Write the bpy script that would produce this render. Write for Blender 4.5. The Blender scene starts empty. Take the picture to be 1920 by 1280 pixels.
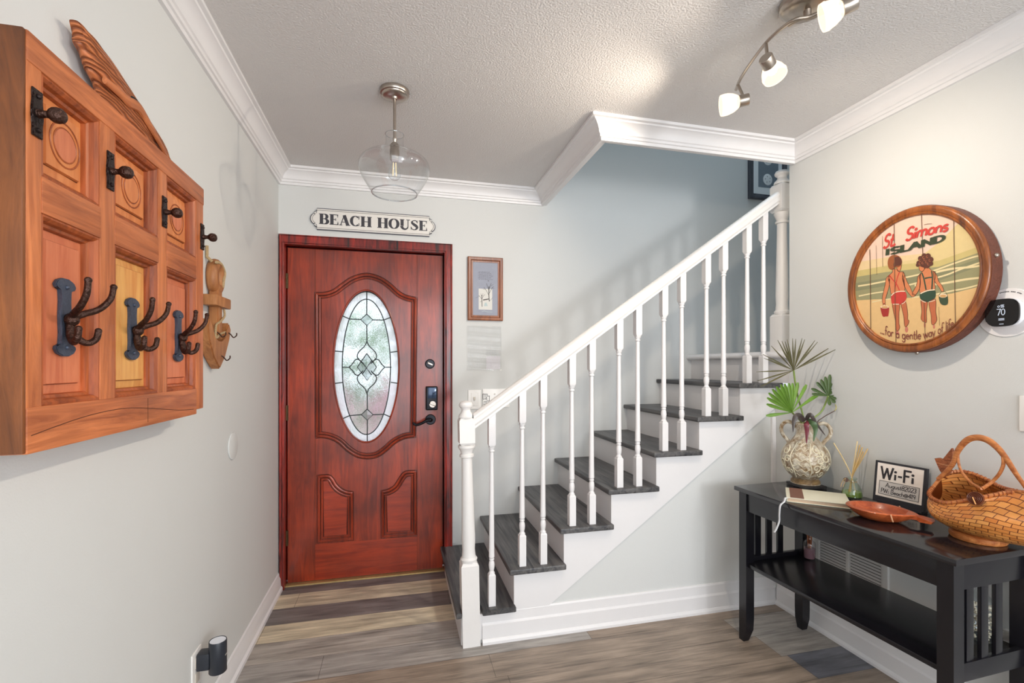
import bpy, bmesh, math, random
from mathutils import Vector, Matrix, noise
random.seed(7)
S = bpy.context.scene
COL = S.collection
R = math.radians

# ------------------------------------------------------------------ camera
F, HZ, CAMH = 885.0, 685.0, 1.30          # focal length and horizon of the 1920x1280 frame
YAW = math.atan2(215, F)
cam = bpy.data.objects.new('camera', bpy.data.cameras.new('camera'))
COL.objects.link(cam)
cam.location = (0, 0, CAMH)
cam.rotation_euler = (R(90), 0, -YAW)
cam.data.sensor_width = 36
cam.data.lens = F / 1920 * 36
cam.data.shift_y = 45 / 1920
cam.data.clip_start = 0.02
S.camera = cam

# ------------------------------------------------------------------ world, exposure, lights
S.view_settings.view_transform = 'Standard'
S.view_settings.look = 'None'
S.view_settings.gamma = 1
S.view_settings.exposure = -0.06
S.cycles.use_denoising = True
S.cycles.max_bounces = 10
S.cycles.diffuse_bounces = 5
S.cycles.transparent_max_bounces = 16
S.cycles.sample_clamp_indirect = 6
S.cycles.caustics_reflective = False
S.cycles.caustics_refractive = False
W = bpy.data.worlds.new('world')
S.world = W
W.use_nodes = True
W.node_tree.nodes['Background'].inputs[0].default_value = (0.86, 0.93, 1.0, 1)
W.node_tree.nodes['Background'].inputs[1].default_value = 2.4


def area(name, loc, target, sx, sy, power, color):
    l = bpy.data.lights.new(name, 'AREA')
    l.shape = 'RECTANGLE'
    l.size, l.size_y = sx, sy
    l.energy = power
    l.color = color
    o = bpy.data.objects.new(name, l)
    COL.objects.link(o)
    o.location = loc
    o.rotation_euler = (Vector(target) - Vector(loc)).to_track_quat('-Z', 'Y').to_euler()
    return o


area('living_room_daylight', (0.7, -2.1, 1.35), (0.7, 3, 1.25), 2.5, 2.0, 45, (0.91, 0.955, 1.0))
area('living_room_window', (1.78, -1.9, 1.5), (1.45, 3, 1.2), 0.38, 0.55, 40, (0.97, 0.98, 1.0))
area('upstairs_daylight', (2.2, 2.5, 4.6), (1.9, 2.6, 1.5), 1.6, 0.7, 27, (0.66, 0.84, 1.0))


# ------------------------------------------------------------------ points of the place from the photo frame
def ray(px, py):
    fw = Vector((math.sin(YAW), math.cos(YAW), 0))
    rt = Vector((math.cos(YAW), -math.sin(YAW), 0))
    return fw * F + rt * (px - 960) + Vector((0, 0, 1)) * (HZ - py)


def on(ax, c, px, py):
    d = ray(px, py)
    o = Vector((0, 0, CAMH))
    return o + d * ((c - o[ax]) / d[ax])


def ay(c, px, py):
    p = on(1, c, px, py); return (p.x, p.z)


def ax_(c, px, py):
    p = on(0, c, px, py); return (p.y, p.z)


def dep(px, py, t):
    return Vector((0, 0, CAMH)) + ray(px, py) * (t / F)


# ------------------------------------------------------------------ materials
def lin(c):
    c = c / 255.0
    return c / 12.92 if c <= 0.04045 else ((c + 0.055) / 1.055) ** 2.4


def rgb(r, g, b):
    return (lin(r), lin(g), lin(b), 1)


def new_mat(name):
    m = bpy.data.materials.new(name)
    m.use_nodes = True
    nt = m.node_tree
    return m, nt, nt.nodes['Principled BSDF']


def N(nt, t, **kw):
    n = nt.nodes.new(t)
    for k, v in kw.items():
        setattr(n, k, v)
    return n


def plain(name, col, rough=0.5, metal=0.0, bump=0.0, bscale=60, vary=0.0, vscale=8, spec=0.5, coat=0.0, detail=4):
    m, nt, b = new_mat(name)
    b.inputs['Base Color'].default_value = col
    b.inputs['Roughness'].default_value = rough
    b.inputs['Metallic'].default_value = metal
    b.inputs['Specular IOR Level'].default_value = spec
    b.inputs['Coat Weight'].default_value = coat
    b.inputs['Coat Roughness'].default_value = 0.08
    tc = N(nt, 'ShaderNodeTexCoord')
    if vary:
        n = N(nt, 'ShaderNodeTexNoise')
        n.inputs['Scale'].default_value = vscale
        n.inputs['Detail'].default_value = detail
        nt.links.new(tc.outputs['Object'], n.inputs['Vector'])
        mx = N(nt, 'ShaderNodeMix', data_type='RGBA', blend_type='MIX')
        mx.inputs[6].default_value = tuple(max(0, c * (1 - vary)) for c in col[:3]) + (1,)
        mx.inputs[7].default_value = tuple(min(1, c * (1 + vary)) for c in col[:3]) + (1,)
        nt.links.new(n.outputs['Fac'], mx.inputs[0])
        nt.links.new(mx.outputs[2], b.inputs['Base Color'])
    if bump:
        n = N(nt, 'ShaderNodeTexNoise')
        n.inputs['Scale'].default_value = bscale
        n.inputs['Detail'].default_value = detail
        nt.links.new(tc.outputs['Object'], n.inputs['Vector'])
        bp = N(nt, 'ShaderNodeBump')
        bp.inputs['Strength'].default_value = bump
        bp.inputs['Distance'].default_value = 0.01
        nt.links.new(n.outputs['Fac'], bp.inputs['Height'])
        nt.links.new(bp.outputs['Normal'], b.inputs['Normal'])
    return m


def wood(name, c1, c2, grain='z', fine=40, stretch=14, rough=0.4, contrast=(0.35, 0.68), bump=0.15, coat=0.0, blotch=0.25, dark=None, spec=0.5):
    """grain runs along the given axis"""
    m, nt, b = new_mat(name)
    b.inputs['Roughness'].default_value = rough
    b.inputs['Coat Weight'].default_value = coat
    b.inputs['Coat Roughness'].default_value = 0.1
    b.inputs['Specular IOR Level'].default_value = spec
    tc = N(nt, 'ShaderNodeTexCoord')
    mp = N(nt, 'ShaderNodeMapping')
    sc = [fine, fine, fine]
    sc['xyz'.index(grain)] = fine / stretch
    mp.inputs['Scale'].default_value = sc
    nt.links.new(tc.outputs['Object'], mp.inputs['Vector'])
    n = N(nt, 'ShaderNodeTexNoise')
    n.inputs['Scale'].default_value = 1.0
    n.inputs['Detail'].default_value = 6
    n.inputs['Roughness'].default_value = 0.65
    n.inputs['Distortion'].default_value = 1.2
    nt.links.new(mp.outputs['Vector'], n.inputs['Vector'])
    cr = N(nt, 'ShaderNodeValToRGB')
    cr.color_ramp.elements[0].position = contrast[0]
    cr.color_ramp.elements[0].color = c1
    cr.color_ramp.elements[1].position = contrast[1]
    cr.color_ramp.elements[1].color = c2
    nt.links.new(n.outputs['Fac'], cr.inputs['Fac'])
    n2 = N(nt, 'ShaderNodeTexNoise')
    n2.inputs['Scale'].default_value = 3.5
    n2.inputs['Detail'].default_value = 3
    nt.links.new(tc.outputs['Object'], n2.inputs['Vector'])
    hs = N(nt, 'ShaderNodeHueSaturation')
    mr = N(nt, 'ShaderNodeMapRange')
    mr.inputs['From Min'].default_value = 0.3
    mr.inputs['From Max'].default_value = 0.7
    mr.inputs['To Min'].default_value = 1 - blotch
    mr.inputs['To Max'].default_value = 1 + blotch
    nt.links.new(n2.outputs['Fac'], mr.inputs['Value'])
    nt.links.new(mr.outputs['Result'], hs.inputs['Value'])
    nt.links.new(cr.outputs['Color'], hs.inputs['Color'])
    out = hs.outputs['Color']
    if dark:
        # thin dark fissures along the grain
        mp3 = N(nt, 'ShaderNodeMapping')
        sc3 = [fine * .9] * 3
        sc3['xyz'.index(grain)] = fine / 22
        mp3.inputs['Scale'].default_value = sc3
        nt.links.new(tc.outputs['Object'], mp3.inputs['Vector'])
        n3 = N(nt, 'ShaderNodeTexNoise')
        n3.inputs['Detail'].default_value = 2
        n3.inputs['Scale'].default_value = 1
        nt.links.new(mp3.outputs['Vector'], n3.inputs['Vector'])
        r3 = N(nt, 'ShaderNodeValToRGB')
        r3.color_ramp.elements[0].position = 0.27
        r3.color_ramp.elements[0].color = (1, 1, 1, 1)
        r3.color_ramp.elements[1].position = 0.36
        r3.color_ramp.elements[1].color = (0, 0, 0, 1)
        nt.links.new(n3.outputs['Fac'], r3.inputs['Fac'])
        mx = N(nt, 'ShaderNodeMix', data_type='RGBA')
        mx.inputs[7].default_value = dark
        nt.links.new(r3.outputs['Color'], mx.inputs[0])
        nt.links.new(out, mx.inputs[6])
        out = mx.outputs[2]
    nt.links.new(out, b.inputs['Base Color'])
    if bump:
        bp = N(nt, 'ShaderNodeBump')
        bp.inputs['Strength'].default_value = bump
        bp.inputs['Distance'].default_value = 0.004
        nt.links.new(n.outputs['Fac'], bp.inputs['Height'])
        nt.links.new(bp.outputs['Normal'], b.inputs['Normal'])
    return m


def thin_glass(name, tint=(1, 1, 1, 1), rough=0.02, ior=1.45, boost=1.0):
    """blown glass wall modelled as one surface: clear with a Fresnel reflection"""
    m, nt, b = new_mat(name)
    nt.nodes.remove(b)
    out = nt.nodes['Material Output']
    tr = N(nt, 'ShaderNodeBsdfTransparent'); tr.inputs[0].default_value = tint
    gl = N(nt, 'ShaderNodeBsdfAnisotropic'); gl.inputs['Roughness'].default_value = rough
    lw = N(nt, 'ShaderNodeLayerWeight'); lw.inputs['Blend'].default_value = .5
    pw = N(nt, 'ShaderNodeMath', operation='POWER'); pw.inputs[1].default_value = 4.0
    nt.links.new(lw.outputs['Facing'], pw.inputs[0])
    f0 = ((ior - 1) / (ior + 1)) ** 2 * 1.6
    fr = N(nt, 'ShaderNodeMath', operation='MULTIPLY_ADD'); fr.inputs[1].default_value = .75; fr.inputs[2].default_value = f0
    nt.links.new(pw.outputs[0], fr.inputs[0])
    mm = N(nt, 'ShaderNodeMath', operation='MULTIPLY'); mm.inputs[1].default_value = boost
    mm.use_clamp = True
    mx = N(nt, 'ShaderNodeMixShader')
    nt.links.new(fr.outputs[0], mm.inputs[0])
    nt.links.new(mm.outputs[0], mx.inputs[0])
    nt.links.new(tr.outputs[0], mx.inputs[1])
    nt.links.new(gl.outputs[0], mx.inputs[2])
    nt.links.new(mx.outputs[0], out.inputs['Surface'])
    return m


def glowing(name, col, strength, see=0.0):
    m, nt, b = new_mat(name)
    nt.nodes.remove(b)
    out = nt.nodes['Material Output']
    em = N(nt, 'ShaderNodeEmission'); em.inputs[0].default_value = col; em.inputs[1].default_value = strength
    if see:
        tr = N(nt, 'ShaderNodeBsdfTransparent')
        mx = N(nt, 'ShaderNodeMixShader'); mx.inputs[0].default_value = see
        nt.links.new(em.outputs[0], mx.inputs[1]); nt.links.new(tr.outputs[0], mx.inputs[2])
        nt.links.new(mx.outputs[0], out.inputs['Surface'])
    else:
        nt.links.new(em.outputs[0], out.inputs['Surface'])
    return m


M = {}
M['wall'] = plain('wall_paint', rgb(211, 212, 210), 0.75, bump=0.06, bscale=220, vary=0.015, vscale=3)
M['ceil'] = plain('ceiling_texture', rgb(214, 211, 209), 0.9, bump=0.4, bscale=150, detail=5)
M['white'] = plain('white_trim_paint', rgb(228, 226, 226), 0.38, bump=0.03, bscale=40, vary=0.02, vscale=12)
M['white_worn'] = plain('white_rail_paint', rgb(228, 225, 222), 0.4, bump=0.04, bscale=60, vary=0.03, vscale=14)
M['mahogany'] = wood('mahogany_door', rgb(96, 27, 12), rgb(166, 57, 22), 'z', 28, 11, 0.3, (.28, .74), bump=0.06, coat=0.35, blotch=0.42)
M['mahogany_h'] = wood('mahogany_rails', rgb(118, 33, 14), rgb(178, 60, 22), 'x', 28, 11, 0.3, (.28, .74), bump=0.06, coat=0.35, blotch=0.25)
M['jamb'] = wood('worn_mahogany_jamb', rgb(60, 12, 10), rgb(150, 34, 20), 'z', 30, 9, 0.3, (0.36, 0.6), bump=0.1, coat=0.4, blotch=0.5, dark=rgb(24, 10, 12))
M['tread'] = wood('charcoal_stained_tread', rgb(44, 45, 51), rgb(108, 106, 104), 'y', 38, 16, 0.42, (0.32, 0.72), bump=0.25, blotch=0.3, dark=rgb(26, 26, 28))
M['black_wood'] = plain('black_table_lacquer', rgb(22, 21, 26), 0.25, vary=0.15, vscale=10, bump=0.02, bscale=30, spec=0.5)
M['black_top'] = plain('black_table_top', rgb(26, 24, 28), 0.13, vary=0.12, vscale=10, bump=0.015, bscale=25, spec=0.7)
M['oak_v'] = wood('orange_stained_stile', rgb(150, 78, 40), rgb(212, 128, 76), 'z', 34, 14, 0.42, bump=0.15, blotch=0.16)
M['oak_h'] = wood('orange_stained_rail', rgb(146, 76, 40), rgb(206, 122, 72), 'y', 34, 14, 0.45, bump=0.25, blotch=0.2, dark=rgb(96, 50, 28))
M['oak_end'] = wood('aged_brown_edge', rgb(78, 40, 15), rgb(134, 76, 34), 'z', 26, 10, 0.45, bump=0.3, blotch=0.35, dark=rgb(48, 26, 12))
M['oak_dark'] = plain('dark_peg', rgb(82, 40, 18), 0.5)
M['panel_orange'] = wood('orange_panel', rgb(196, 112, 58), rgb(222, 142, 84), 'z', 30, 12, 0.42, bump=0.1, blotch=0.12)
M['panel_pink'] = wood('pink_toned_panel', rgb(188, 98, 62), rgb(212, 128, 88), 'z', 30, 12, 0.42, bump=0.1, blotch=0.1)
M['panel_yellow'] = wood('yellow_toned_panel', rgb(200, 128, 62), rgb(226, 172, 98), 'z', 30, 12, 0.42, bump=0.1, blotch=0.14)
M['moulding'] = wood('panel_moulding', rgb(120, 56, 26), rgb(186, 98, 50), 'z', 30, 12, 0.4, bump=0.1, blotch=0.2)
M['iron'] = plain('blackened_iron', rgb(50, 40, 38), 0.42, 0.75, bump=0.5, bscale=160, vary=0.35, vscale=40)
M['iron_blue'] = plain('blue_grey_iron', rgb(74, 82, 98), 0.5, 0.5, bump=0.2, bscale=200, vary=0.3, vscale=60)
M['iron_brown'] = plain('brown_iron_arm', rgb(70, 48, 40), 0.35, 0.75, bump=0.5, bscale=160, vary=0.3, vscale=50)
M['driftwood'] = wood('ridged_driftwood', rgb(120, 62, 32), rgb(196, 118, 74), 'y', 30, 7, 0.5, (0.36, 0.62), bump=0.6, blotch=0.25, dark=rgb(84, 40, 22))
M['anchor'] = wood('honey_carved_wood', rgb(140, 84, 44), rgb(190, 130, 78), 'z', 30, 9, 0.5, bump=0.2, blotch=0.2)
M['door_groove'] = plain('dark_door_groove', rgb(52, 18, 12), .5)
M['rack_groove'] = plain('dark_rack_groove', rgb(110, 54, 28), .6)
M['rope'] = plain('hemp_rope', rgb(196, 168, 126), 0.9, bump=0.8, bscale=300, vary=0.2, vscale=120)
M['nickel'] = plain('brushed_nickel', rgb(178, 168, 158), 0.28, 1.0, vary=0.08, vscale=30)
M['bronze'] = plain('dark_bronze_hardware', rgb(38, 38, 42), 0.32, 0.8, vary=0.2, vscale=40)
M['bronze_blue'] = plain('keypad_glass', rgb(40, 58, 84), 0.12, 0.3)
M['brass'] = plain('dull_brass', rgb(196, 172, 120), 0.4, 0.8, vary=0.2, vscale=40)
M['hinge'] = plain('dark_worn_hinge', rgb(84, 70, 48), 0.45, 0.8, vary=0.3, vscale=60)
M['came'] = plain('dark_lead_came', rgb(40, 46, 46), 0.45, 0.4)
M['clear'] = thin_glass('clear_glass', (0.965, 0.975, 0.98, 1), 0.02, 1.5, 1.35)
M['plastic_clear'] = thin_glass('clear_plastic', (0.985, 0.99, 0.99, 1), 0.08, 1.6, 1.3)
M['switch'] = plain('white_plastic', rgb(238, 236, 232), 0.3)
M['switch_grey'] = plain('beige_plastic', rgb(206, 198, 186), 0.35)
M['ink'] = plain('black_ink', rgb(34, 34, 38), 0.6)
M['painted_shade'] = plain('painted_shade', rgb(20, 20, 22), 0.8)  # near-black that stands in for shade in gaps and holes
M['black_plastic'] = plain('black_plastic', rgb(38, 42, 50), 0.35)
M['lens'] = plain('frosted_white_lens', rgb(226, 230, 238), 0.25)

# glass of the door: daylight scattering border, textured centre
def scatter_glass(name, col, transl, rough, bump, bscale):
    m, nt, b = new_mat(name)
    nt.nodes.remove(b)
    out = nt.nodes['Material Output']
    tl = N(nt, 'ShaderNodeBsdfTranslucent'); tl.inputs[0].default_value = col
    rf = N(nt, 'ShaderNodeBsdfRefraction'); rf.inputs['Color'].default_value = col
    rf.inputs['Roughness'].default_value = rough; rf.inputs['IOR'].default_value = 1.02
    gl = N(nt, 'ShaderNodeBsdfAnisotropic'); gl.inputs['Roughness'].default_value = 0.2
    mx = N(nt, 'ShaderNodeMixShader'); mx.inputs[0].default_value = transl
    mg = N(nt, 'ShaderNodeMixShader'); mg.inputs[0].default_value = 0.06
    tc = N(nt, 'ShaderNodeTexCoord')
    mp = N(nt, 'ShaderNodeMapping'); mp.inputs['Scale'].default_value = (1.6, 1, 0.7)
    n = N(nt, 'ShaderNodeTexNoise'); n.inputs['Scale'].default_value = bscale; n.inputs['Detail'].default_value = 3
    bp = N(nt, 'ShaderNodeBump'); bp.inputs['Strength'].default_value = bump; bp.inputs['Distance'].default_value = 0.02
    nt.links.new(tc.outputs['Object'], mp.inputs[0]); nt.links.new(mp.outputs[0], n.inputs['Vector'])
    nt.links.new(n.outputs['Fac'], bp.inputs['Height'])
    for s in (rf, gl):
        nt.links.new(bp.outputs[0], s.inputs['Normal'])
    nt.links.new(rf.outputs[0], mx.inputs[1]); nt.links.new(tl.outputs[0], mx.inputs[2])
    nt.links.new(mx.outputs[0], mg.inputs[1]); nt.links.new(gl.outputs[0], mg.inputs[2])
    nt.links.new(mg.outputs[0], out.inputs['Surface'])
    return m


M['glass_border'] = scatter_glass('frosted_border_glass', (0.96, 0.99, 1, 1), 0.6, 0.35, 0.4, 60)
M['glass_seedy'] = scatter_glass('seedy_textured_glass', (0.97, 0.99, 1, 1), 0.12, 0.06, 1.6, 85)
M['glass_bevel'] = scatter_glass('bevelled_clear_glass', (0.93, 0.98, 1, 1), 0.3, 0.05, 0.1, 20)


# ------------------------------------------------------------------ mesh building
class MB:
    def __init__(s):
        s.bm = bmesh.new()
        s.uv = None
        s.lift = 0

    def box(s, x0, x1, y0, y1, z0, z1, bev=0.0, seg=2, mat4=None):
        r = bmesh.ops.create_cube(s.bm, size=1)
        vs = r['verts']
        T = Matrix.Translation(((x0 + x1) / 2, (y0 + y1) / 2, (z0 + z1) / 2)) @ Matrix.Diagonal((x1 - x0, y1 - y0, z1 - z0, 1))
        bmesh.ops.transform(s.bm, matrix=T, verts=vs)
        if mat4:
            bmesh.ops.transform(s.bm, matrix=mat4, verts=vs)
        if bev:
            es = list({e for v in vs for e in v.link_edges})
            bmesh.ops.bevel(s.bm, geom=es, offset=bev, segments=seg, affect='EDGES', profile=0.6)
        return s

    def prism(s, poly, plane, c0, c1, bev=0.0, cap=True):
        def mk(a, b, c):
            return {'x': (c, a, b), 'y': (a, c, b), 'z': (a, b, c)}[plane]
        A = [s.bm.verts.new(mk(a, b, c0)) for a, b in poly]
        B = [s.bm.verts.new(mk(a, b, c1)) for a, b in poly]
        n = len(poly)
        fs = [s.bm.faces.new((A[i], A[(i + 1) % n], B[(i + 1) % n], B[i])) for i in range(n)]
        if cap:
            fa = s.bm.faces.new(A[::-1]); fb = s.bm.faces.new(B)
            if bev:
                fs2 = list(fb.edges) + list(fa.edges)
                bmesh.ops.bevel(s.bm, geom=fs2, offset=bev, segments=2, affect='EDGES')
        return s

    def flat(s, poly, plane, c):
        def mk(a, b):
            return {'x': (c, a, b), 'y': (a, c, b), 'z': (a, b, c)}[plane]
        s.bm.faces.new([s.bm.verts.new(mk(a, b)) for a, b in poly])
        return s

    def tube(s, pts, r, n=10, closed=False, flat=(1, 1), up=None, caps=True):
        pts = [Vector(p) for p in pts]
        k = len(pts)
        rr = r if isinstance(r, (list, tuple)) else [r] * k
        tang = []
        for i in range(k):
            if closed:
                t = pts[(i + 1) % k] - pts[i - 1]
            else:
                t = pts[min(i + 1, k - 1)] - pts[max(i - 1, 0)]
            if t.length < 1e-9:
                t = Vector((0, 0, 1))
            tang.append(t.normalized())
        ref = Vector(up) if up else (Vector((0, 0, 1)) if abs(tang[0].z) < 0.9 else Vector((1, 0, 0)))
        u = (ref - tang[0] * ref.dot(tang[0])).normalized()
        rings = []
        for i in range(k):
            if up:
                u = (Vector(up) - tang[i] * Vector(up).dot(tang[i]))
            else:
                u = u - tang[i] * u.dot(tang[i])
            u.normalize()
            v = tang[i].cross(u)
            rings.append([s.bm.verts.new(pts[i] + (u * math.cos(a) * flat[0] + v * math.sin(a) * flat[1]) * rr[i])
                          for a in [2 * math.pi * j / n for j in range(n)]])
        for i in range(k if closed else k - 1):
            A, B = rings[i], rings[(i + 1) % k]
            for j in range(n):
                s.bm.faces.new((A[j], A[(j + 1) % n], B[(j + 1) % n], B[j]))
        if not closed and caps:
            s.bm.faces.new(rings[0][::-1]); s.bm.faces.new(rings[-1])
        return s

    def lathe(s, prof, center=(0, 0, 0), n=32, axis=(0, 0, 1), closed=False, scale=(1, 1)):
        q = Vector((0, 0, 1)).rotation_difference(Vector(axis)).to_matrix()
        c = Vector(center)
        rings = []
        for r, z in prof:
            if r < 1e-6:
                rings.append([s.bm.verts.new(c + q @ Vector((0, 0, z)))])
            else:
                rings.append([s.bm.verts.new(c + q @ Vector((r * math.cos(a) * scale[0], r * math.sin(a) * scale[1], z)))
                              for a in [2 * math.pi * j / n for j in range(n)]])
        for A, B in zip(rings, rings[1:]):
            for j in range(n):
                a0, a1 = A[j % len(A)], A[(j + 1) % len(A)]
                b0, b1 = B[j % len(B)], B[(j + 1) % len(B)]
                f = []
                for v in (a0, a1, b1, b0):
                    if v not in f:
                        f.append(v)
                if len(f) > 2:
                    s.bm.faces.new(f)
        return s

    def sphere(s, c, r, sc=(1, 1, 1), n=16):
        q = bmesh.ops.create_uvsphere(s.bm, u_segments=n, v_segments=max(6, n // 2), radius=r)
        bmesh.ops.transform(s.bm, matrix=Matrix.Translation(c) @ Matrix.Diagonal((*sc, 1)), verts=q['verts'])
        return s

    def grid(s, rows, closed_u=False, uvs=None):
        """rows: list of rows of points"""
        V = [[s.bm.verts.new(p) for p in r] for r in rows]
        if uvs and s.uv is None:
            s.uv = s.bm.loops.layers.uv.new('UVMap')
        n = len(V[0])
        for i in range(len(V) - 1):
            for j in range(n if closed_u else n - 1):
                j1 = (j + 1) % n
                f = s.bm.faces.new((V[i][j], V[i][j1], V[i + 1][j1], V[i + 1][j]))
                if uvs:
                    for lp, (a, b) in zip(f.loops, ((i, j), (i, j + 1), (i + 1, j + 1), (i + 1, j))):
                        lp[s.uv].uv = uvs(a, b)
        return s

    def holed(s, outer, center, rx, ry, plane, c0, c1, n=96):
        """plate between a star-shaped outline and an elliptical hole"""
        cx, cy = center
        def mk(a, b, c):
            return {'x': (c, a, b), 'y': (a, c, b)}[plane]
        angs = [2 * math.pi * i / n for i in range(n)] + [math.atan2(b - cy, a - cx) % (2 * math.pi) for a, b in outer]
        angs = sorted(set(round(a, 6) for a in angs))
        O, I = [], []
        for t in angs:
            d = (math.cos(t), math.sin(t))
            best = None
            for (ax0, ay0), (bx0, by0) in zip(outer, outer[1:] + outer[:1]):
                ex, ey = bx0 - ax0, by0 - ay0
                den = d[0] * ey - d[1] * ex
                if abs(den) < 1e-12:
                    continue
                k = ((ax0 - cx) * ey - (ay0 - cy) * ex) / den
                m = ((ax0 - cx) * d[1] - (ay0 - cy) * d[0]) / den
                if k > 0 and -1e-6 <= m <= 1 + 1e-6 and (best is None or k < best):
                    best = k
            O.append((cx + d[0] * best, cy + d[1] * best))
            k = 1 / math.sqrt((d[0] / rx) ** 2 + (d[1] / ry) ** 2)
            I.append((cx + d[0] * k, cy + d[1] * k))
        vs = [[s.bm.verts.new(mk(*p, c)) for p in L] for L, c in ((O, c0), (I, c0), (I, c1), (O, c1))]
        m = len(angs)
        for k in range(4):
            A, B = vs[k], vs[(k + 1) % 4]
            for i in range(m):
                s.bm.faces.new((A[i], A[(i + 1) % m], B[(i + 1) % m], B[i]))
        return s

    def ribbon(s, pts, w, frame, h=0.0):
        """flat printed stroke: pts in 2d, w width or list, frame maps (a,b)->point; sharp corners start a new piece"""
        ww = list(w) if isinstance(w, (list, tuple)) else [w] * len(pts)
        runs, cur = [], [0]
        for i in range(1, len(pts)):
            cur.append(i)
            if i < len(pts) - 1:
                a, p, b = pts[i - 1], pts[i], pts[i + 1]
                a1 = math.atan2(p[1] - a[1], p[0] - a[0]); a2 = math.atan2(b[1] - p[1], b[0] - p[0])
                d = abs((a2 - a1 + math.pi) % (2 * math.pi) - math.pi)
                if d > R(48):
                    runs.append(cur); cur = [i]
        runs.append(cur)
        for ru in runs:
            q = [Vector((pts[i][0], pts[i][1])) for i in ru]
            wq = [ww[i] for i in ru]
            k = len(q)
            if k < 2:
                continue
            for e, f in ((0, 1), (k - 1, k - 2)):
                t = q[e] - q[f]
                if t.length > 1e-9 and len(runs) > 1:
                    q[e] = q[e] + t.normalized() * wq[e] * .35
            # overlapping printed strokes: each lies a hair above the one before
            e_ = 1e-3 * max(1e-3, wq[0]) * 50
            P0 = Vector(frame(q[0].x, q[0].y)); Pa = Vector(frame(q[0].x + e_, q[0].y)); Pb = Vector(frame(q[0].x, q[0].y + e_))
            nv_ = (Pa - P0).cross(Pb - P0)
            nv_ = nv_.normalized() if nv_.length > 0 else Vector((0, 0, 0))
            if nv_.dot(Vector((0, 0, CAMH)) - P0) < 0:
                nv_ = -nv_
            s.lift += 1
            nv_ = nv_ * (1.2e-5 * s.lift)
            L, Rr = [], []
            for i in range(k):
                t = q[min(i + 1, k - 1)] - q[max(i - 1, 0)]
                if t.length < 1e-9:
                    t = Vector((1, 0))
                t.normalize()
                n = Vector((-t.y, t.x)) * wq[i] / 2
                L.append(s.bm.verts.new(Vector(frame(q[i].x + n.x, q[i].y + n.y)) + nv_))
                Rr.append(s.bm.verts.new(Vector(frame(q[i].x - n.x, q[i].y - n.y)) + nv_))
            for i in range(k - 1):
                s.bm.faces.new((L[i], Rr[i], Rr[i + 1], L[i + 1]))
        return s

    def build(s, name, mat, parent=None, smooth=True, ang=38, mats=None, origin=None, solid=0.0, sub=0):
        bmesh.ops.recalc_face_normals(s.bm, faces=s.bm.faces)
        me = bpy.data.meshes.new(name)
        vs = s.bm.verts
        if parent is not None:
            off = wl(parent)
        elif origin is not None:
            off = Vector(origin)
        else:
            mn = [min(v.co[i] for v in vs) for i in range(3)]
            mxx = [max(v.co[i] for v in vs) for i in range(3)]
            off = Vector(((mn[0] + mxx[0]) / 2, (mn[1] + mxx[1]) / 2, mn[2]))
        for v in vs:
            v.co -= off
        s.bm.to_mesh(me)
        s.bm.free()
        for m_ in (mats or [mat]):
            me.materials.append(m_)
        if smooth:
            me.shade_smooth()
            me.set_sharp_from_angle(angle=R(ang))
        o = bpy.data.objects.new(name, me)
        COL.objects.link(o)
        if parent is not None:
            o.parent = parent
        else:
            o.location = off
        if sub:
            md = o.modifiers.new('sub', 'SUBSURF'); md.levels = sub; md.render_levels = sub
        if solid:
            md = o.modifiers.new('solid', 'SOLIDIFY'); md.thickness = solid; md.offset = 0
        return o


def wl(o):
    v = Vector((0, 0, 0))
    while o is not None:
        v += o.location
        o = o.parent
    return v


def thing(name, loc, label, cat, group=None):
    o = bpy.data.objects.new(name, None)
    o.empty_display_size = 0.1
    COL.objects.link(o)
    o.location = loc
    return tag(o, label, cat, group)


def tag(o, label, cat, group=None):
    o['label'] = label
    o['category'] = cat
    if group:
        o['group'] = group
    return o


def struct(o, label=None, cat=None):
    o['kind'] = 'structure'
    if label:
        o['label'] = label
        o['category'] = cat
    return o


def arc(cx, cy, rx, ry, a0, a1, n=12):
    return [(cx + rx * math.cos(R(a0 + (a1 - a0) * i / n)), cy + ry * math.sin(R(a0 + (a1 - a0) * i / n))) for i in range(n + 1)]


def smooth_path(pts, k=6, closed=False):
    """Catmull-Rom"""
    P = [Vector(p) for p in pts]
    n = len(P)
    out = []
    rng = range(n if closed else n - 1)
    for i in rng:
        p0 = P[(i - 1) % n] if closed or i > 0 else P[0]
        p1, p2 = P[i], P[(i + 1) % n]
        p3 = P[(i + 2) % n] if closed or i + 2 < n else P[-1]
        for j in range(k):
            t = j / k
            out.append(0.5 * ((2 * p1) + (p2 - p0) * t + (2 * p0 - 5 * p1 + 4 * p2 - p3) * t * t + (3 * p1 - p0 - 3 * p2 + p3) * t ** 3))
    if not closed:
        out.append(P[-1])
    return out


def sp2(pts, k=6, closed=False):
    return [(p.x, p.y) for p in smooth_path([(a, b, 0) for a, b in pts], k, closed)]


# ------------------------------------------------------------------ stroke lettering
def ring(cx, cy, rx, ry):
    return arc(cx, cy, rx, ry, 90, 450, 18)


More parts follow.
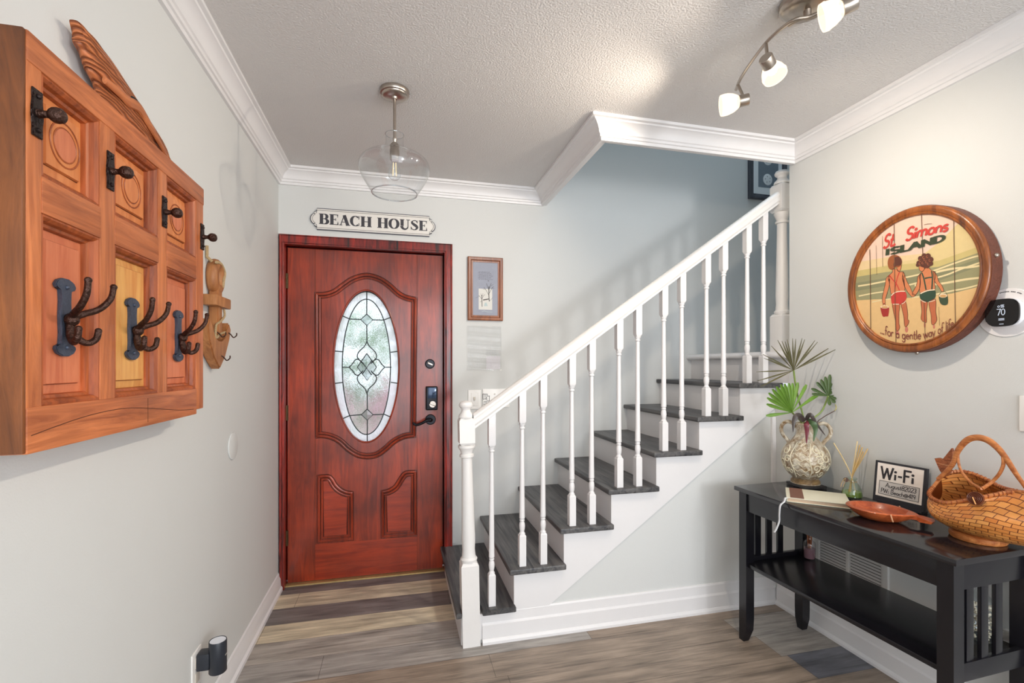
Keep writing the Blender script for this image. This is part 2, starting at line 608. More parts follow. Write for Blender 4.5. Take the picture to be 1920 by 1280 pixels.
GL = {
    'a': (.58, [ring(.25, .25, .21, .25), [(.47, .5), (.47, 0)]]),
    'b': (.58, [[(.06, 1), (.06, 0)], ring(.28, .25, .21, .25)]),
    'c': (.5, [arc(.27, .25, .22, .25, 50, 310)]),
    'e': (.56, [[(.06, .27), (.47, .27)] + arc(.27, .25, .21, .25, 8, 310)]),
    'f': (.38, [arc(.3, .82, .16, .18, 30, 180) + [(.14, .0)], [(0, .5), (.32, .5)]]),
    'g': (.58, [ring(.25, .25, .21, .25), [(.46, .5), (.46, -.15)] + arc(.25, -.15, .21, .2, 0, -160)]),
    'h': (.56, [[(.06, 1), (.06, 0)], arc(.26, .28, .2, .22, 180, 0) + [(.46, 0)]]),
    'i': (.22, [[(.08, .5), (.08, 0)], arc(.08, .72, .025, .025, 0, 360, 6)]),
    'l': (.22, [[(.08, 1), (.08, 0)]]),
    'm': (.86, [[(.06, .5), (.06, 0)], arc(.235, .3, .175, .2, 180, 0) + [(.41, 0)], arc(.585, .3, .175, .2, 180, 0) + [(.76, 0)]]),
    'n': (.56, [[(.06, .5), (.06, 0)], arc(.26, .28, .2, .22, 180, 0) + [(.46, 0)]]),
    'o': (.56, [ring(.27, .25, .22, .25)]),
    'r': (.4, [[(.06, .5), (.06, 0)], arc(.26, .26, .2, .24, 180, 50)]),
    's': (.46, [arc(.22, .375, .16, .125, 30, 270, 8) + arc(.22, .125, .17, .125, 90, -150, 8)]),
    't': (.4, [[(.16, .85), (.16, .1)] + arc(.27, .1, .11, .1, 180, 290, 6), [(0, .5), (.34, .5)]]),
    'u': (.56, [[(.06, .5), (.06, .22)] + arc(.25, .22, .19, .22, 180, 360) , [(.44, .5), (.44, 0)]]),
    'w': (.76, [[(0, .5), (.17, 0), (.34, .45), (.51, 0), (.68, .5)]]),
    'y': (.52, [[(0, .5), (.22, 0)], [(.44, .5), (.12, -.35)]]),
    'A': (.74, [[(0, 0), (.33, 1), (.66, 0)], [(.12, .36), (.54, .36)]]),
    'B': (.62, [[(.06, 0), (.06, 1)] + arc(.26, .77, .22, .23, 90, -90) + arc(.28, .27, .24, .27, 90, -90) + [(.06, 0)]]),
    'D': (.72, [[(.06, 0), (.06, 1)] + arc(.2, .5, .42, .5, 90, -90) + [(.06, 0)]]),
    'F': (.58, [[(.06, 0), (.06, 1), (.5, 1)], [(.06, .54), (.42, .54)]]),
    'I': (.3, [[(.1, 0), (.1, 1)]]),
    'L': (.52, [[(.06, 1), (.06, 0), (.46, 0)]]),
    'N': (.72, [[(.06, 0), (.06, 1), (.6, 0), (.6, 1)]]),
    'P': (.58, [[(.06, 0), (.06, 1)] + arc(.26, .74, .24, .26, 90, -90) + [(.06, .48)]]),
    'S': (.62, [arc(.3, .75, .22, .25, 25, 270, 10) + arc(.3, .25, .24, .25, 90, -155, 10)]),
    'W': (1.0, [[(0, 1), (.22, 0), (.44, .9), (.66, 0), (.88, 1)]]),
    '.': (.24, [arc(.08, .03, .03, .03, 0, 360, 6)]),
    '-': (.46, [[(.06, .38), (.36, .38)]]),
    ':': (.24, [arc(.08, .05, .03, .03, 0, 360, 6), arc(.08, .4, .03, .03, 0, 360, 6)]),
    '@': (.86, [ring(.4, .35, .14, .16), [(.55, .52), (.55, .25)] + arc(.65, .25, .1, .1, 180, 360, 5) + arc(.4, .35, .36, .42, 0, 300)]),
    '0': (.6, [ring(.27, .5, .23, .5)]),
    '1': (.3, [[(.02, .78), (.14, 1), (.14, 0)]]),
    '2': (.58, [arc(.26, .72, .22, .28, 160, -30, 8) + [(.04, 0), (.5, 0)]]),
    '3': (.56, [arc(.22, .76, .2, .24, 150, -80, 8) + arc(.22, .26, .24, .26, 80, -150, 8)]),
    '4': (.6, [[(.4, 0), (.4, 1), (.03, .32), (.54, .32)]]),
    '5': (.56, [[(.46, 1), (.1, 1), (.07, .58)] + arc(.24, .32, .23, .32, 120, -140, 9)]),
    '7': (.56, [[(.02, 1), (.5, 1), (.18, 0)]]),
    '8': (.56, [ring(.26, .76, .19, .24), ring(.26, .26, .23, .26)]),
    '9': (.56, [ring(.26, .72, .21, .28), [(.47, .74), (.4, 0)]]),
}


def text_width(t):
    return sum(.34 if ch == ' ' else GL[ch][0] for ch in t)


def write(mb, t, frame, w=.1, slant=0.0, xs=1.0, curve=None, caps=None):
    """strokes of the text in letter units through frame(a, b)"""
    x = 0
    for ch in t:
        if ch == ' ':
            x += .34; continue
        adv, st = GL[ch]
        for pl in st:
            q = []
            for (a, b) in pl:
                aa, bb = (x + a) * xs + slant * b, b
                if curve:
                    bb += curve(aa)
                q.append((aa, bb))
            # extend ends a little for round-looking terminals
            mb.ribbon(q, w, frame)
        x += adv
    return mb


# high-contrast plaque capitals, strokes with their own widths
def varc(cx, cy, rx, ry, a0, a1, thin, thick, n=16):
    p = arc(cx, cy, rx, ry, a0, a1, n)
    w = [thin + (thick - thin) * abs(math.cos(R(a0 + (a1 - a0) * i / n))) ** 1.3 for i in range(n + 1)]
    return p, w


TN, TK = .07, .27
def serif(x0, x1, y):
    return [(x0, y), (x1, y)], TN
DID = {
    'B': (.84, [([(.2, 0), (.2, 1)], TK), serif(.0, .45, .97), serif(.0, .45, .03), serif(.2, .45, .52), varc(.42, .745, .22, .225, 90, -90, TN, .24), varc(.42, .275, .27, .245, 90, -90, TN, .26)]),
    'E': (.78, [([(.2, 0), (.2, 1)], TK), serif(.0, .68, .97), serif(.0, .7, .03), serif(.2, .5, .51), ([(.66, 1), (.66, .7)], [.1, .02]), ([(.68, 0), (.68, .34)], [.12, .02]), ([(.5, .38), (.5, .64)], [.05, .05])]),
    'A': (.92, [([(.12, 0), (.42, 1)], TN), ([(.42, 1), (.72, 0)], TK), serif(.2, .6, .32), serif(.0, .26, .03), serif(.54, .92, .03)]),
    'C': (.84, [varc(.42, .5, .33, .47, 48, 312, TN, .26), ([(.72, 1), (.7, .68)], [.06, .08]), ([(.72, .02), (.7, .3)], [.03, .08])]),
    'H': (.98, [([(.2, 0), (.2, 1)], TK), ([(.74, 0), (.74, 1)], TK), serif(.0, .4, .97), serif(.0, .4, .03), serif(.54, .94, .97), serif(.54, .94, .03), serif(.2, .74, .5)]),
    'O': (.94, [varc(.44, .5, .34, .47, 90, 450, TN, .27, 28)]),
    'U': (.92, [([(.2, 1), (.2, .35)], TK), (arc(.44, .33, .27, .3, 180, 360), [TK - (TK - TN) * i / 12 for i in range(13)]), ([(.71, 1), (.71, .33)], TN), serif(.0, .4, .97), serif(.56, .88, .97)]),
    'S': (.74, [(sp2([(.58, .78), (.5, .93), (.34, .96), (.17, .87), (.15, .72), (.3, .57), (.48, .44), (.58, .28), (.5, .1), (.32, .03), (.14, .1), (.06, .25)], 3),
                 [.08 + .19 * max(0, math.sin(math.pi * min(1, max(0, (i - 8) / 18)))) for i in range(34)]), ([(.6, 1), (.59, .7)], [.03, .07]), ([(.06, 0), (.06, .32)], [.03, .07])]),
}


def write_did(mb, t, frame):
    x = 0
    for ch in t:
        if ch == ' ':
            x += .42; continue
        adv, st = DID[ch]
        for pl, w in st:
            mb.ribbon([(x + a, b) for a, b in pl], w, frame)
        x += adv
    return x


def did_width(t):
    return sum(.42 if c == ' ' else DID[c][0] for c in t)


# ================================================================== THE ROOM
XL, XR, YB, YS, ZC = -0.67, 2.02, 2.98, 2.185, 2.44
YO = -2.2                                   # open end towards the living room
HX, HY = 0.935, 2.05                        # opening over the stairs: its left and front faces

# ---- floor: one mesh of vinyl planks, each with its own printed tone
def make_floor():
    m, nt, b = new_mat('vinyl_plank')
    at = N(nt, 'ShaderNodeAttribute', attribute_name='tone')
    tc = N(nt, 'ShaderNodeTexCoord')
    mp = N(nt, 'ShaderNodeMapping'); mp.inputs['Scale'].default_value = (3.4, 62, 1)
    n = N(nt, 'ShaderNodeTexNoise'); n.inputs['Scale'].default_value = 1; n.inputs['Detail'].default_value = 7
    n.inputs['Roughness'].default_value = .65; n.inputs['Distortion'].default_value = .8
    nt.links.new(tc.outputs['Object'], mp.inputs[0]); nt.links.new(mp.outputs[0], n.inputs['Vector'])
    n2 = N(nt, 'ShaderNodeTexNoise'); n2.inputs['Scale'].default_value = 5; n2.inputs['Detail'].default_value = 5
    mp2 = N(nt, 'ShaderNodeMapping'); mp2.inputs['Scale'].default_value = (.7, 3.6, 1)
    nt.links.new(tc.outputs['Object'], mp2.inputs[0]); nt.links.new(mp2.outputs[0], n2.inputs['Vector'])
    ad = N(nt, 'ShaderNodeMath', operation='ADD')
    nt.links.new(n.outputs['Fac'], ad.inputs[0]); nt.links.new(n2.outputs['Fac'], ad.inputs[1])
    mr = N(nt, 'ShaderNodeMapRange')
    mr.inputs['From Min'].default_value = .65; mr.inputs['From Max'].default_value = 1.35
    mr.inputs['To Min'].default_value = .42; mr.inputs['To Max'].default_value = 1.5
    nt.links.new(ad.outputs[0], mr.inputs[0])
    hs = N(nt, 'ShaderNodeHueSaturation')
    nt.links.new(at.outputs['Color'], hs.inputs['Color']); nt.links.new(mr.outputs[0], hs.inputs['Value'])
    nt.links.new(hs.outputs[0], b.inputs['Base Color'])
    b.inputs['Roughness'].default_value = .42
    bp = N(nt, 'ShaderNodeBump'); bp.inputs['Strength'].default_value = .25; bp.inputs['Distance'].default_value = .004
    nt.links.new(n.outputs['Fac'], bp.inputs['Height']); nt.links.new(bp.outputs[0], b.inputs['Normal'])
    tan, grey, dk, br, mid, blue = rgb(204, 190, 164), rgb(158, 152, 146), rgb(122, 115, 112), rgb(146, 130, 115), rgb(164, 156, 147), rgb(104, 104, 110)
    known = {(0, 0): dk, (1, 0): tan, (2, 0): dk, (3, 0): tan, (4, 0): mid, (5, 0): grey, (5, 1): br, (6, 0): br, (6, 1): mid, (7, 0): br, (7, 1): br, (8, 0): br, (8, 1): blue, (9, 0): mid, (9, 1): br}
    joints = {0: 1.6, 1: 1.9, 2: 1.5, 3: 1.8, 4: 1.6, 5: .9, 6: 1.62, 7: .45, 8: 1.70, 9: .9}
    bm = bmesh.new()
    cl = bm.loops.layers.float_color.new('tone')
    w, Lp = .1625, 1.22
    pal = [mid, grey, dk, br, mid, br, grey, br]
    rnd = random.Random(3)
    for k in range(-1, 34):
        y1 = 2.904 - w * (k - 1); y0 = y1 - w
        j = joints.get(k, rnd.uniform(0, Lp))
        x = j - Lp * math.ceil((j + .8) / Lp)
        i0 = round((j - x) / Lp)
        q = 0
        while x < 2.2:
            idx = q - (i0 - 1)
            c = rnd.choice(pal)
            if k <= 5 and idx < 0:
                idx = 0
            c = known.get((k, idx), c)
            g = .0007
            xa, xb = max(x, -.75), min(x + Lp, 2.2)
            if xb > xa:
                f = bm.faces.new([bm.verts.new(p) for p in ((xa + g, y0 + g, 0), (xb - g, y0 + g, 0), (xb - g, y1 - g, 0), (xa + g, y1 - g, 0))])
                for lp in f.loops:
                    lp[cl] = c
            x += Lp; q += 1
    # dark joint bed and slab below
    f = bm.faces.new([bm.verts.new(p) for p in ((-.75, YO, -.0012), (2.2, YO, -.0012), (2.2, 3.1, -.0012), (-.75, 3.1, -.0012))])
    for lp in f.loops:
        lp[cl] = rgb(52, 48, 46)
    r = bmesh.ops.create_cube(bm, size=1)
    bmesh.ops.transform(bm, matrix=Matrix.Translation((.725, (YO + 3.1) / 2, -.041)) @ Matrix.Diagonal((2.95, 3.1 - YO, .078, 1)), verts=r['verts'])
    me = bpy.data.meshes.new('floor'); bm.to_mesh(me); bm.free()
    me.materials.append(m)
    o = bpy.data.objects.new('floor', me); COL.objects.link(o)
    struct(o)


make_floor()

m = MB()
m.box(-.78, 2.14, YO, HY, ZC, ZC + .1)
m.box(-.78, HX, HY, 3.1, ZC, ZC + .1)
struct(m.build('ceiling', M['ceil'], smooth=False))
struct(MB().box(XL - .1, XL, YO, 3.1, 0, ZC).build('wall_left', M['wall'], smooth=False))
m = MB()
m.box(.336, 3.5, YB, YB + .12, 0, 5)
m.box(XL, .336, YB, YB + .12, 2.062, ZC)
struct(m.build('wall_back', M['wall'], smooth=False))
m = MB()
m.box(XR, XR + .1, YO, 2.085, 0, ZC)
m.box(XR, XR + .1, 2.085, YS, 0, 1.18)
struct(m.build('wall_right', M['wall'], smooth=False))
# wall under the stairs
NOS = [.262 + .2505 * i for i in range(8)]      # nosing of each tread
TZ = [.167 + .173 * i for i in range(8)]        # top of each tread
RX = [x + .026 for x in NOS]                    # riser faces
poly = [(RX[0] + .01, 0)]
for i in range(7):
    poly += [(RX[i] + .01, TZ[i] - .03), (RX[i + 1] + .01, TZ[i] - .03)]
poly += [(XR + .02, TZ[6] - .03), (XR + .02, 0)]
q = []
for p in poly:
    if not q or (abs(p[0] - q[-1][0]) + abs(p[1] - q[-1][1])) > 1e-4:
        q.append(p)
struct(MB().prism(q, 'y', YS, YS + .06).build('wall_stairs', M['wall'], smooth=False))
# upper stairwell
m = MB()
m.box(HX - .1, HX, HY, YB, ZC + .1, 5)
m.box(HX, 3.5, HY - .1, HY + .02, ZC + .1, 5)
m.box(XR + .1, 3.5, 1.985, 2.085, 1.2, ZC + .1)
m.box(3.5, 3.6, 1.98, 3.1, 1.2, 5)
struct(m.build('wall_stairwell', M['wall'], smooth=False))
struct(MB().box(HX - .1, 3.6, HY - .1, 3.1, 5, 5.1).build('ceiling_stairwell', M['ceil'], smooth=False))

# ---- crown moulding: one mitred run, a trim for each wall
CR = [(0, 2.350), (.012, 2.350), (.015, 2.362), (.022, 2.364), (.024, 2.374), (.030, 2.378), (.034, 2.392), (.044, 2.406), (.058, 2.416), (.066, 2.419), (.069, 2.425), (.082, 2.427), (.082, 2.4398), (0, 2.4398)]
RUN = [(XL, YO), (XL, YB), (HX, YB), (HX, HY), (XR, HY), (XR, YO)]


def crown(run, k, name, prof):
    p0, p1 = Vector(run[k]), Vector(run[k + 1])
    d = (p1 - p0).normalized()
    nr = Vector((d.y, -d.x))                      # room side (run goes clockwise)
    def miter(i, p):
        if i <= 0 or i >= len(run) - 1:
            return nr
        a = (Vector(run[i]) - Vector(run[i - 1])).normalized(); b = (Vector(run[i + 1]) - Vector(run[i])).normalized()
        na, nb = Vector((a.y, -a.x)), Vector((b.y, -b.x))
        s = na + nb
        return s / (1 + na.dot(nb))
    rows = []
    for i, p in ((k, p0), (k + 1, p1)):
        mv = miter(i, p)
        rows.append([(p.x + mv.x * dd, p.y + mv.y * dd, z) for dd, z in prof])
    mb = MB().grid(rows, closed_u=True)
    for e in (0, 1):
        pass
    bm = mb.bm
    bm.verts.ensure_lookup_table()
    n = len(prof)
    bm.faces.new([bm.verts[i] for i in range(n)][::-1]); bm.faces.new([bm.verts[n + i] for i in range(n)])
    return struct(mb.build(name, M['white'], ang=25))


for k in range(5):
    crown(RUN, k, 'trim_%d' % (k + 1), CR)
# header behind the crown around the stair opening
m = MB()
m.box(HX, HX + .022, HY, YB, 2.356, ZC + .1)
m.box(HX + .0222, XR - .0002, HY, HY + .022, 2.356, ZC + .1)
struct(m.build('trim_6', M['white'], smooth=False))
# white corner strip where the stair wall meets the right wall
struct(MB().box(XR - .026, XR - .001, YS - .012, YS, .14, 1.02, .002).build('trim_7', M['white']))

# ---- baseboards
BB = [(0, 0), (.026, 0), (.026, .012), (.02, .022), (.017, .024), (.017, .086), (.012, .092), (.010, .096), (.009, .138), (.005, .146), (0, .146)]
BBL = [(0, 0), (.026, 0), (.026, .018), (.017, .026), (.015, .07), (.009, .082), (.007, .096), (0, .1)]


def baseboard(a, b, name, prof):
    d = (Vector(b) - Vector(a)).normalized(); nr = Vector((d.y, -d.x))
    rows = [[(p[0] + nr.x * dd, p[1] + nr.y * dd, z) for dd, z in prof] for p in (a, b)]
    mb = MB().grid(rows, closed_u=True)
    bm = mb.bm; bm.verts.ensure_lookup_table(); n = len(prof)
    bm.faces.new([bm.verts[i] for i in range(n)][::-1]); bm.faces.new([bm.verts[n + i] for i in range(n)])
    return struct(mb.build(name, M['white'], ang=25))


baseboard((XL, YO), (XL, YB), 'baseboard_left', BBL)
baseboard((.385, YS), (XR, YS), 'baseboard_stairs', BB)
baseboard((XR, YS - .026), (XR, YO), 'baseboard_right', [(d * .8, z) for d, z in BB])

# ================================================================== FRONT DOOR
DY = 3.03                                       # face of the door slab
def dpt(X, Y, low=False):                       # close-up of the photo -> door plane
    return ay(DY, 500 + X / 3.047, (760 if low else 360) + Y / 3.047)


door = struct(MB().box(0, 1, 0, 1, 0, 1).build('door_1', M['mahogany']),
              'red-brown mahogany front door with a tall oval leaded glass window', 'door')
oc = ay(DY, 687.5, 686.3)
orx = (ay(DY, 749.4, 686)[0] - ay(DY, 625.7, 686)[0]) / 2
orz = (ay(DY, 687, 543.8)[1] - ay(DY, 687, 828.9)[1]) / 2
DX0, DX1, DZ0, DZ1 = -.6315, .2805, .012, 1.998
mb = MB().holed([(DX0, DZ0), (DX1, DZ0), (DX1, DZ1), (DX0, DZ1)], oc, orx, orz, 'y', DY, DY + .044)
bmesh.ops.recalc_face_normals(mb.bm, faces=mb.bm.faces)
me = bpy.data.meshes.new('door_slab')
doff = Vector(((DX0 + DX1) / 2, DY, DZ0))
for v in mb.bm.verts:
    v.co -= doff
mb.bm.to_mesh(me); mb.bm.free()
me.materials.append(M['mahogany'])
door.data = me
door.location = doff

MAIN = [dpt(*p) for p in ((277, 575), (330, 574), (380, 558), (430, 522), (490, 484), (570, 465), (650, 485), (710, 525), (760, 570), (805, 592), (858, 603))]
MAIN = sp2(MAIN, 5)
low = [dpt(*p, True) for p in ((850, 180), (790, 188), (735, 215), (690, 255), (640, 290), (585, 303), (520, 295), (460, 260), (410, 215), (360, 190), (310, 182), (280, 185))]
MAIN += sp2(low, 5)
SL = sp2([dpt(*p, True) for p in ((290, 400), (350, 396), (378, 412), (402, 450), (430, 475), (460, 488), (493, 492))], 5) + [dpt(495, 767, True), dpt(290, 783, True)]
SR = sp2([dpt(*p, True) for p in ((655, 487), (690, 480), (725, 460), (750, 425), (768, 397), (795, 375), (855, 372))], 5) + [dpt(857, 742, True), dpt(655, 755, True)]


def inset(poly, d):
    """move each vertex inward along its normals"""
    n = len(poly)
    area2 = sum(poly[i][0] * poly[(i + 1) % n][1] - poly[(i + 1) % n][0] * poly[i][1] for i in range(n))
    s = 1 if area2 > 0 else -1
    out = []
    for i in range(n):
        p, a, b = Vector(poly[i]), Vector(poly[i - 1]), Vector(poly[(i + 1) % n])
        t1, t2 = (p - a), (b - p)
        if t1.length < 1e-6 or t2.length < 1e-6:
            out.append(tuple(p)); continue
        t1.normalize(); t2.normalize()
        n1 = Vector((-t1.y, t1.x)) * s; n2 = Vector((-t2.y, t2.x)) * s
        mv = (n1 + n2) / max(.35, 1 + n1.dot(n2))
        out.append(tuple(p + mv * d))
    return out


for nm, pl, hole in (('upper_panel', MAIN, True), ('lower_panel', SL, False), ('lower_panel', SR, False)):
    pm = MB()
    o1 = inset(pl, .008)
    pm.tube([(a, DY + .001, b) for a, b in o1], .009, 8, True, flat=(1, 1), up=(0, 1, 0))
    o2 = inset(pl, .026)
    pm.tube([(a, DY, b) for a, b in o2], .0055, 8, True, up=(0, 1, 0))
    pn = pm.build(nm, M['mahogany'], door)
    gm = MB()
    for dd_ in (-.003, .018, .0345):
        gm.tube([(a, DY - .0002, b) for a, b in inset(pl, dd_)], .0019, 6, True, up=(0, 1, 0))
    gm.build('groove', M['door_groove'], pn)
    fl = inset(pl, .036)
    f2 = MB()
    if hole:
        f2.holed(fl, oc, orx + .004, orz + .004, 'y', DY - .005, DY + .001)
    else:
        f2.prism(fl, 'y', DY + .001, DY - .005, .002)
    f2.build('raised_field', M['mahogany'] if hole else M['mahogany_h'], pn, ang=25)

# rails printed as cross-grain boards, 1 mm proud of the stiles
rail = MB()
rx0, rx1 = ay(DY, 591, 900)[0], ay(DY, 782, 900)[0]
lz0 = dpt(285, 790, True)[1]
rail.box(rx0, rx1, DY - .0012, DY + .004, DZ0, lz0 - .004)
rail.build('bottom_rail', M['mahogany_h'], door)
ju = MB()
for jx in (rx0, rx1):
    ju.tube([(jx, DY + .0002, 1.998), (jx, DY + .0002, MAIN[0][1] + .004)], .0012, 5)
    ju.tube([(jx, DY + .0002, MAIN[-1][1] - .004), (jx, DY + .0002, .012)], .0012, 5)
ju.build('board_joint', M['oak_dark'], door)
MB().tube([(oc[0] + (orx - .001) * math.cos(t), DY - .003, oc[1] + (orz - .001) * math.sin(t)) for t in [2 * math.pi * i / 80 for i in range(80)]], .0055, 8, True, up=(0, 1, 0)).build('oval_stop', M['mahogany'], door)

# leaded glass
GY = DY + .02
def gp(X, Y):                                   # close-up pixel -> glass plane
    return ay(GY, 500 + X / 3.047, 360 + Y / 3.047)


cgl = ay(GY, 687.5, 687.5)
irx = (gp(710, 1000)[0] - gp(435, 1000)[0]) / 2
irz = (gp(572, 612)[1] - gp(572, 1384)[1]) / 2
m = MB().holed(arc(cgl[0], cgl[1], orx + .004, orz + .004, 0, 352, 44), cgl, irx, irz, 'y', GY - .002, GY + .002)
bg = m.build('border_glass', M['glass_border'], door)
m = MB().prism(arc(cgl[0], cgl[1], irx, irz, 0, 354, 59), 'y', GY - .002, GY + .002)
m.build('textured_glass', M['glass_seedy'], door)
came = MB()
CW = .0032


def cam_line(pts, r=CW):
    came.tube([(a, GY - .003, b) for a, b in [gp(*p) for p in pts]], r, 6)


came.tube([(cgl[0] + irx * math.cos(t), GY - .003, cgl[1] + irz * math.sin(t)) for t in [2 * math.pi * i / 72 for i in range(72)]], CW, 6, True)
came.tube([(cgl[0] + (orx - .003) * math.cos(t), GY - .003, cgl[1] + (orz - .003) * math.sin(t)) for t in [2 * math.pi * i / 72 for i in range(72)]], CW, 6, True)
B2 = 1218.8
for L in ([(572, 562), (572, 697)], [(572, 760), (573, 852)], [(575, 1150), (575, 1238)], [(575, 80 + B2), (575, 207 + B2)],
          [(430, 706), (475, 725), (537, 728)], [(607, 730), (668, 731), (716, 713)], [(383, 907), (436, 912)], [(708, 915), (758, 908)],
          [(388, 1093), (438, 1086)], [(709, 1086), (756, 1093)], [(434, 75 + B2), (475, 57 + B2), (541, 52 + B2)], [(608, 52 + B2), (672, 50 + B2), (714, 68 + B2)],
          [(432, 1000), (472, 1000)], [(677, 1000), (713, 1000)],
          [(572, 697), (607, 730), (572, 762), (537, 728), (572, 697)], [(574, 20 + B2), (608, 52 + B2), (575, 84 + B2), (541, 52 + B2), (574, 20 + B2)],
          [(572, 922), (628, 1000), (575, 1075), (518, 1000), (572, 922)],
          [(545, 970), (600, 1045)], [(603, 958), (546, 1040)]):
    cam_line(L)
for sx in (-1, 1):
    for sy in (-1, 1):
        # ogee petals round the central lattice
        cam_line([(a, b) for a, b in sp2([(573, 1000 + sy * 150), (573 + sx * 12, 1000 + sy * 122), (573 + sx * 46, 1000 + sy * 88), (573 + sx * 55, 1000 + sy * 60), (573 + sx * 40, 1000 + sy * 38), (573 + sx * 22, 1000 + sy * 20)], 4)])
        cam_line([(a, b) for a, b in sp2([(573 + sx * 102, 1000), (573 + sx * 84, 1000 + sy * 18), (573 + sx * 66, 1000 + sy * 42), (573 + sx * 48, 1000 + sy * 44), (573 + sx * 26, 1000 + sy * 26)], 4)])
came.build('lead_came', M['came'], door)
bv = MB()
for poly in ([(572, 700), (604, 730), (572, 759), (540, 728)], [(574, 23 + B2), (605, 52 + B2), (575, 81 + B2), (544, 52 + B2)], [(572, 928), (624, 1000), (575, 1069), (522, 1000)]):
    pts = [gp(*p) for p in poly]
    c = (sum(p[0] for p in pts) / 4, sum(p[1] for p in pts) / 4)
    top = bv.bm.verts.new((c[0], GY - .007, c[1]))
    vs = [bv.bm.verts.new((a, GY - .003, b)) for a, b in pts]
    for i in range(4):
        bv.bm.faces.new((vs[i], vs[(i + 1) % 4], top))
bv.build('bevelled_jewels', M['glass_bevel'], door, smooth=False)

# hardware
def disc(px, py, r, y0, y1, mat, name, parent, bev=.002):
    a, b = ay(DY, px, py)
    return MB().lathe([(0, 0), (r - bev, 0), (r, bev), (r, y1 - y0), (0, y1 - y0)], (a, y0, b), 28, axis=(0, 1, 0)).build(name, mat, parent)


d1 = disc(806, 682, .030, DY - .016, DY, M['bronze'], 'deadbolt', door, .005)
a, b = ay(DY, 806, 682)
m = MB()
mt = Matrix.Translation((a, DY - .02, b)) @ Matrix.Rotation(R(28), 4, 'Y')
m.box(-.018, .018, -.008, .004, -.006, .006, .003, mat4=mt)
m.build('thumb_turn', M['nickel'], d1)
kx0, kz1 = ay(DY, 798, 724); kx1, kz0 = ay(DY, 820, 768)
kp = MB().box(kx0, kx1, DY - .026, DY, kz0, kz1, .008, 3).build('keypad_lock', M['bronze'], door)
MB().box(kx0 + .012, kx1 - .008, DY - .030, DY - .024, kz0 + .075, kz1 - .006, .002).build('battery_cover', M['bronze_blue'], kp)
mt = Matrix.Translation(((kx0 + kx1) / 2 + .005, DY - .033, kz0 + .038)) @ Matrix.Rotation(R(25), 4, 'Y')
m = MB().lathe([(0, 0), (.02, 0), (.022, .003), (.022, .012), (0, .012)], ((kx0 + kx1) / 2 + .005, DY - .034, kz0 + .038), 24, axis=(0, 1, 0))
m.box(-.02, .02, -.008, .004, -.006, .006, .003, mat4=mt)
m.build('thumb_turn', M['nickel'], kp)
lv = disc(807, 786, .033, DY - .014, DY, M['bronze'], 'door_lever', door, .004)
a, b = ay(DY, 807, 786)
pts = smooth_path([(a, DY - .01, b), (a, DY - .05, b + .001), (a - .025, DY - .056, b), (a - .06, DY - .054, b - .018), (a - .09, DY - .05, b - .026), (a - .105, DY - .047, b - .018), (a - .107, DY - .045, b - .012)], 5)
MB().tube(pts, [.011] * 8 + [.0085] * (len(pts) - 8), 10).build('lever_arm', M['bronze'], lv)
for zz in (1.80, 1.02, .28):
    h = MB()
    for k in range(3):
        h.lathe([(0, 0), (.006, 0), (.006, .029), (0, .029)], (DX0 - .003, DY - .006, zz - .045 + k * .03), 12)
    h.box(DX0 - .012, DX0 + .004, DY - .003, DY, zz - .045, zz + .045)
    h.build('hinge', M['hinge'], door)

# frame
m = MB()
m.box(-.645, -.626, DY + .046, DY + .062, .012, 2.02)
m.box(.275, .295, DY + .046, DY + .062, .012, 2.02)
m.box(-.626, .275, DY + .046, DY + .062, 1.992, 2.02)
m.build('gap_shade_strip', M['painted_shade'], door, smooth=False)  # black strip added behind the slab to darken the gap and block outside light
m = MB()
FX0, FX1, FZ = -.664, .336, 2.062
yf = 2.968
def casing(mb, pts4):
    mb.prism(pts4, 'y', yf, DY + .06)
    return mb
casing(m, [(FX0, 0), (-.637, 0), (-.637, 2.006), (FX0, FZ)])
casing(m, [(.287, 0), (FX1, 0), (FX1, FZ), (.287, 2.006)])
casing(m, [(FX0, FZ), (-.637, 2.006), (.287, 2.006), (FX1, FZ)])
fr = struct(m.build('trim_8', M['jamb'], smooth=False), 'worn dark red wooden frame round the front door', 'door frame')
m = MB()
m.tube([(-.6435, yf, 0), (-.6435, yf, 2.014), (.2955, yf, 2.014), (.2955, yf, 0)], .0045, 8)
m.tube([(FX0 + .006, yf, 0), (FX0 + .006, yf, FZ - .006), (FX1 - .006, yf, FZ - .006), (FX1 - .006, yf, 0)], .0055, 8)
m.build('bead', M['jamb'], fr)
m = MB()
m.box(FX1, FX1 + .022, YB - .006, YB, .18, FZ - .0005)
m.box(XL, FX1 + .022, YB - .006, YB, FZ, FZ + .022)
struct(m.build('trim_9', M['wall'], smooth=False))
m = MB()
m.prism([(3.0, 0), (3.006, .006), (3.022, .010), (3.06, .010), (3.06, 0)], 'x', -.637, .287)
struct(m.build('trim_10', M['brass'], smooth=False), 'narrow dull brass threshold under the front door', 'threshold')
# doorstep and outer reveal
struct(MB().box(-.8, .5, 3.1, 4.3, -.12, -.02).build('floor_porch', plain('porch_concrete', rgb(206, 196, 192), .8, vary=.08)))

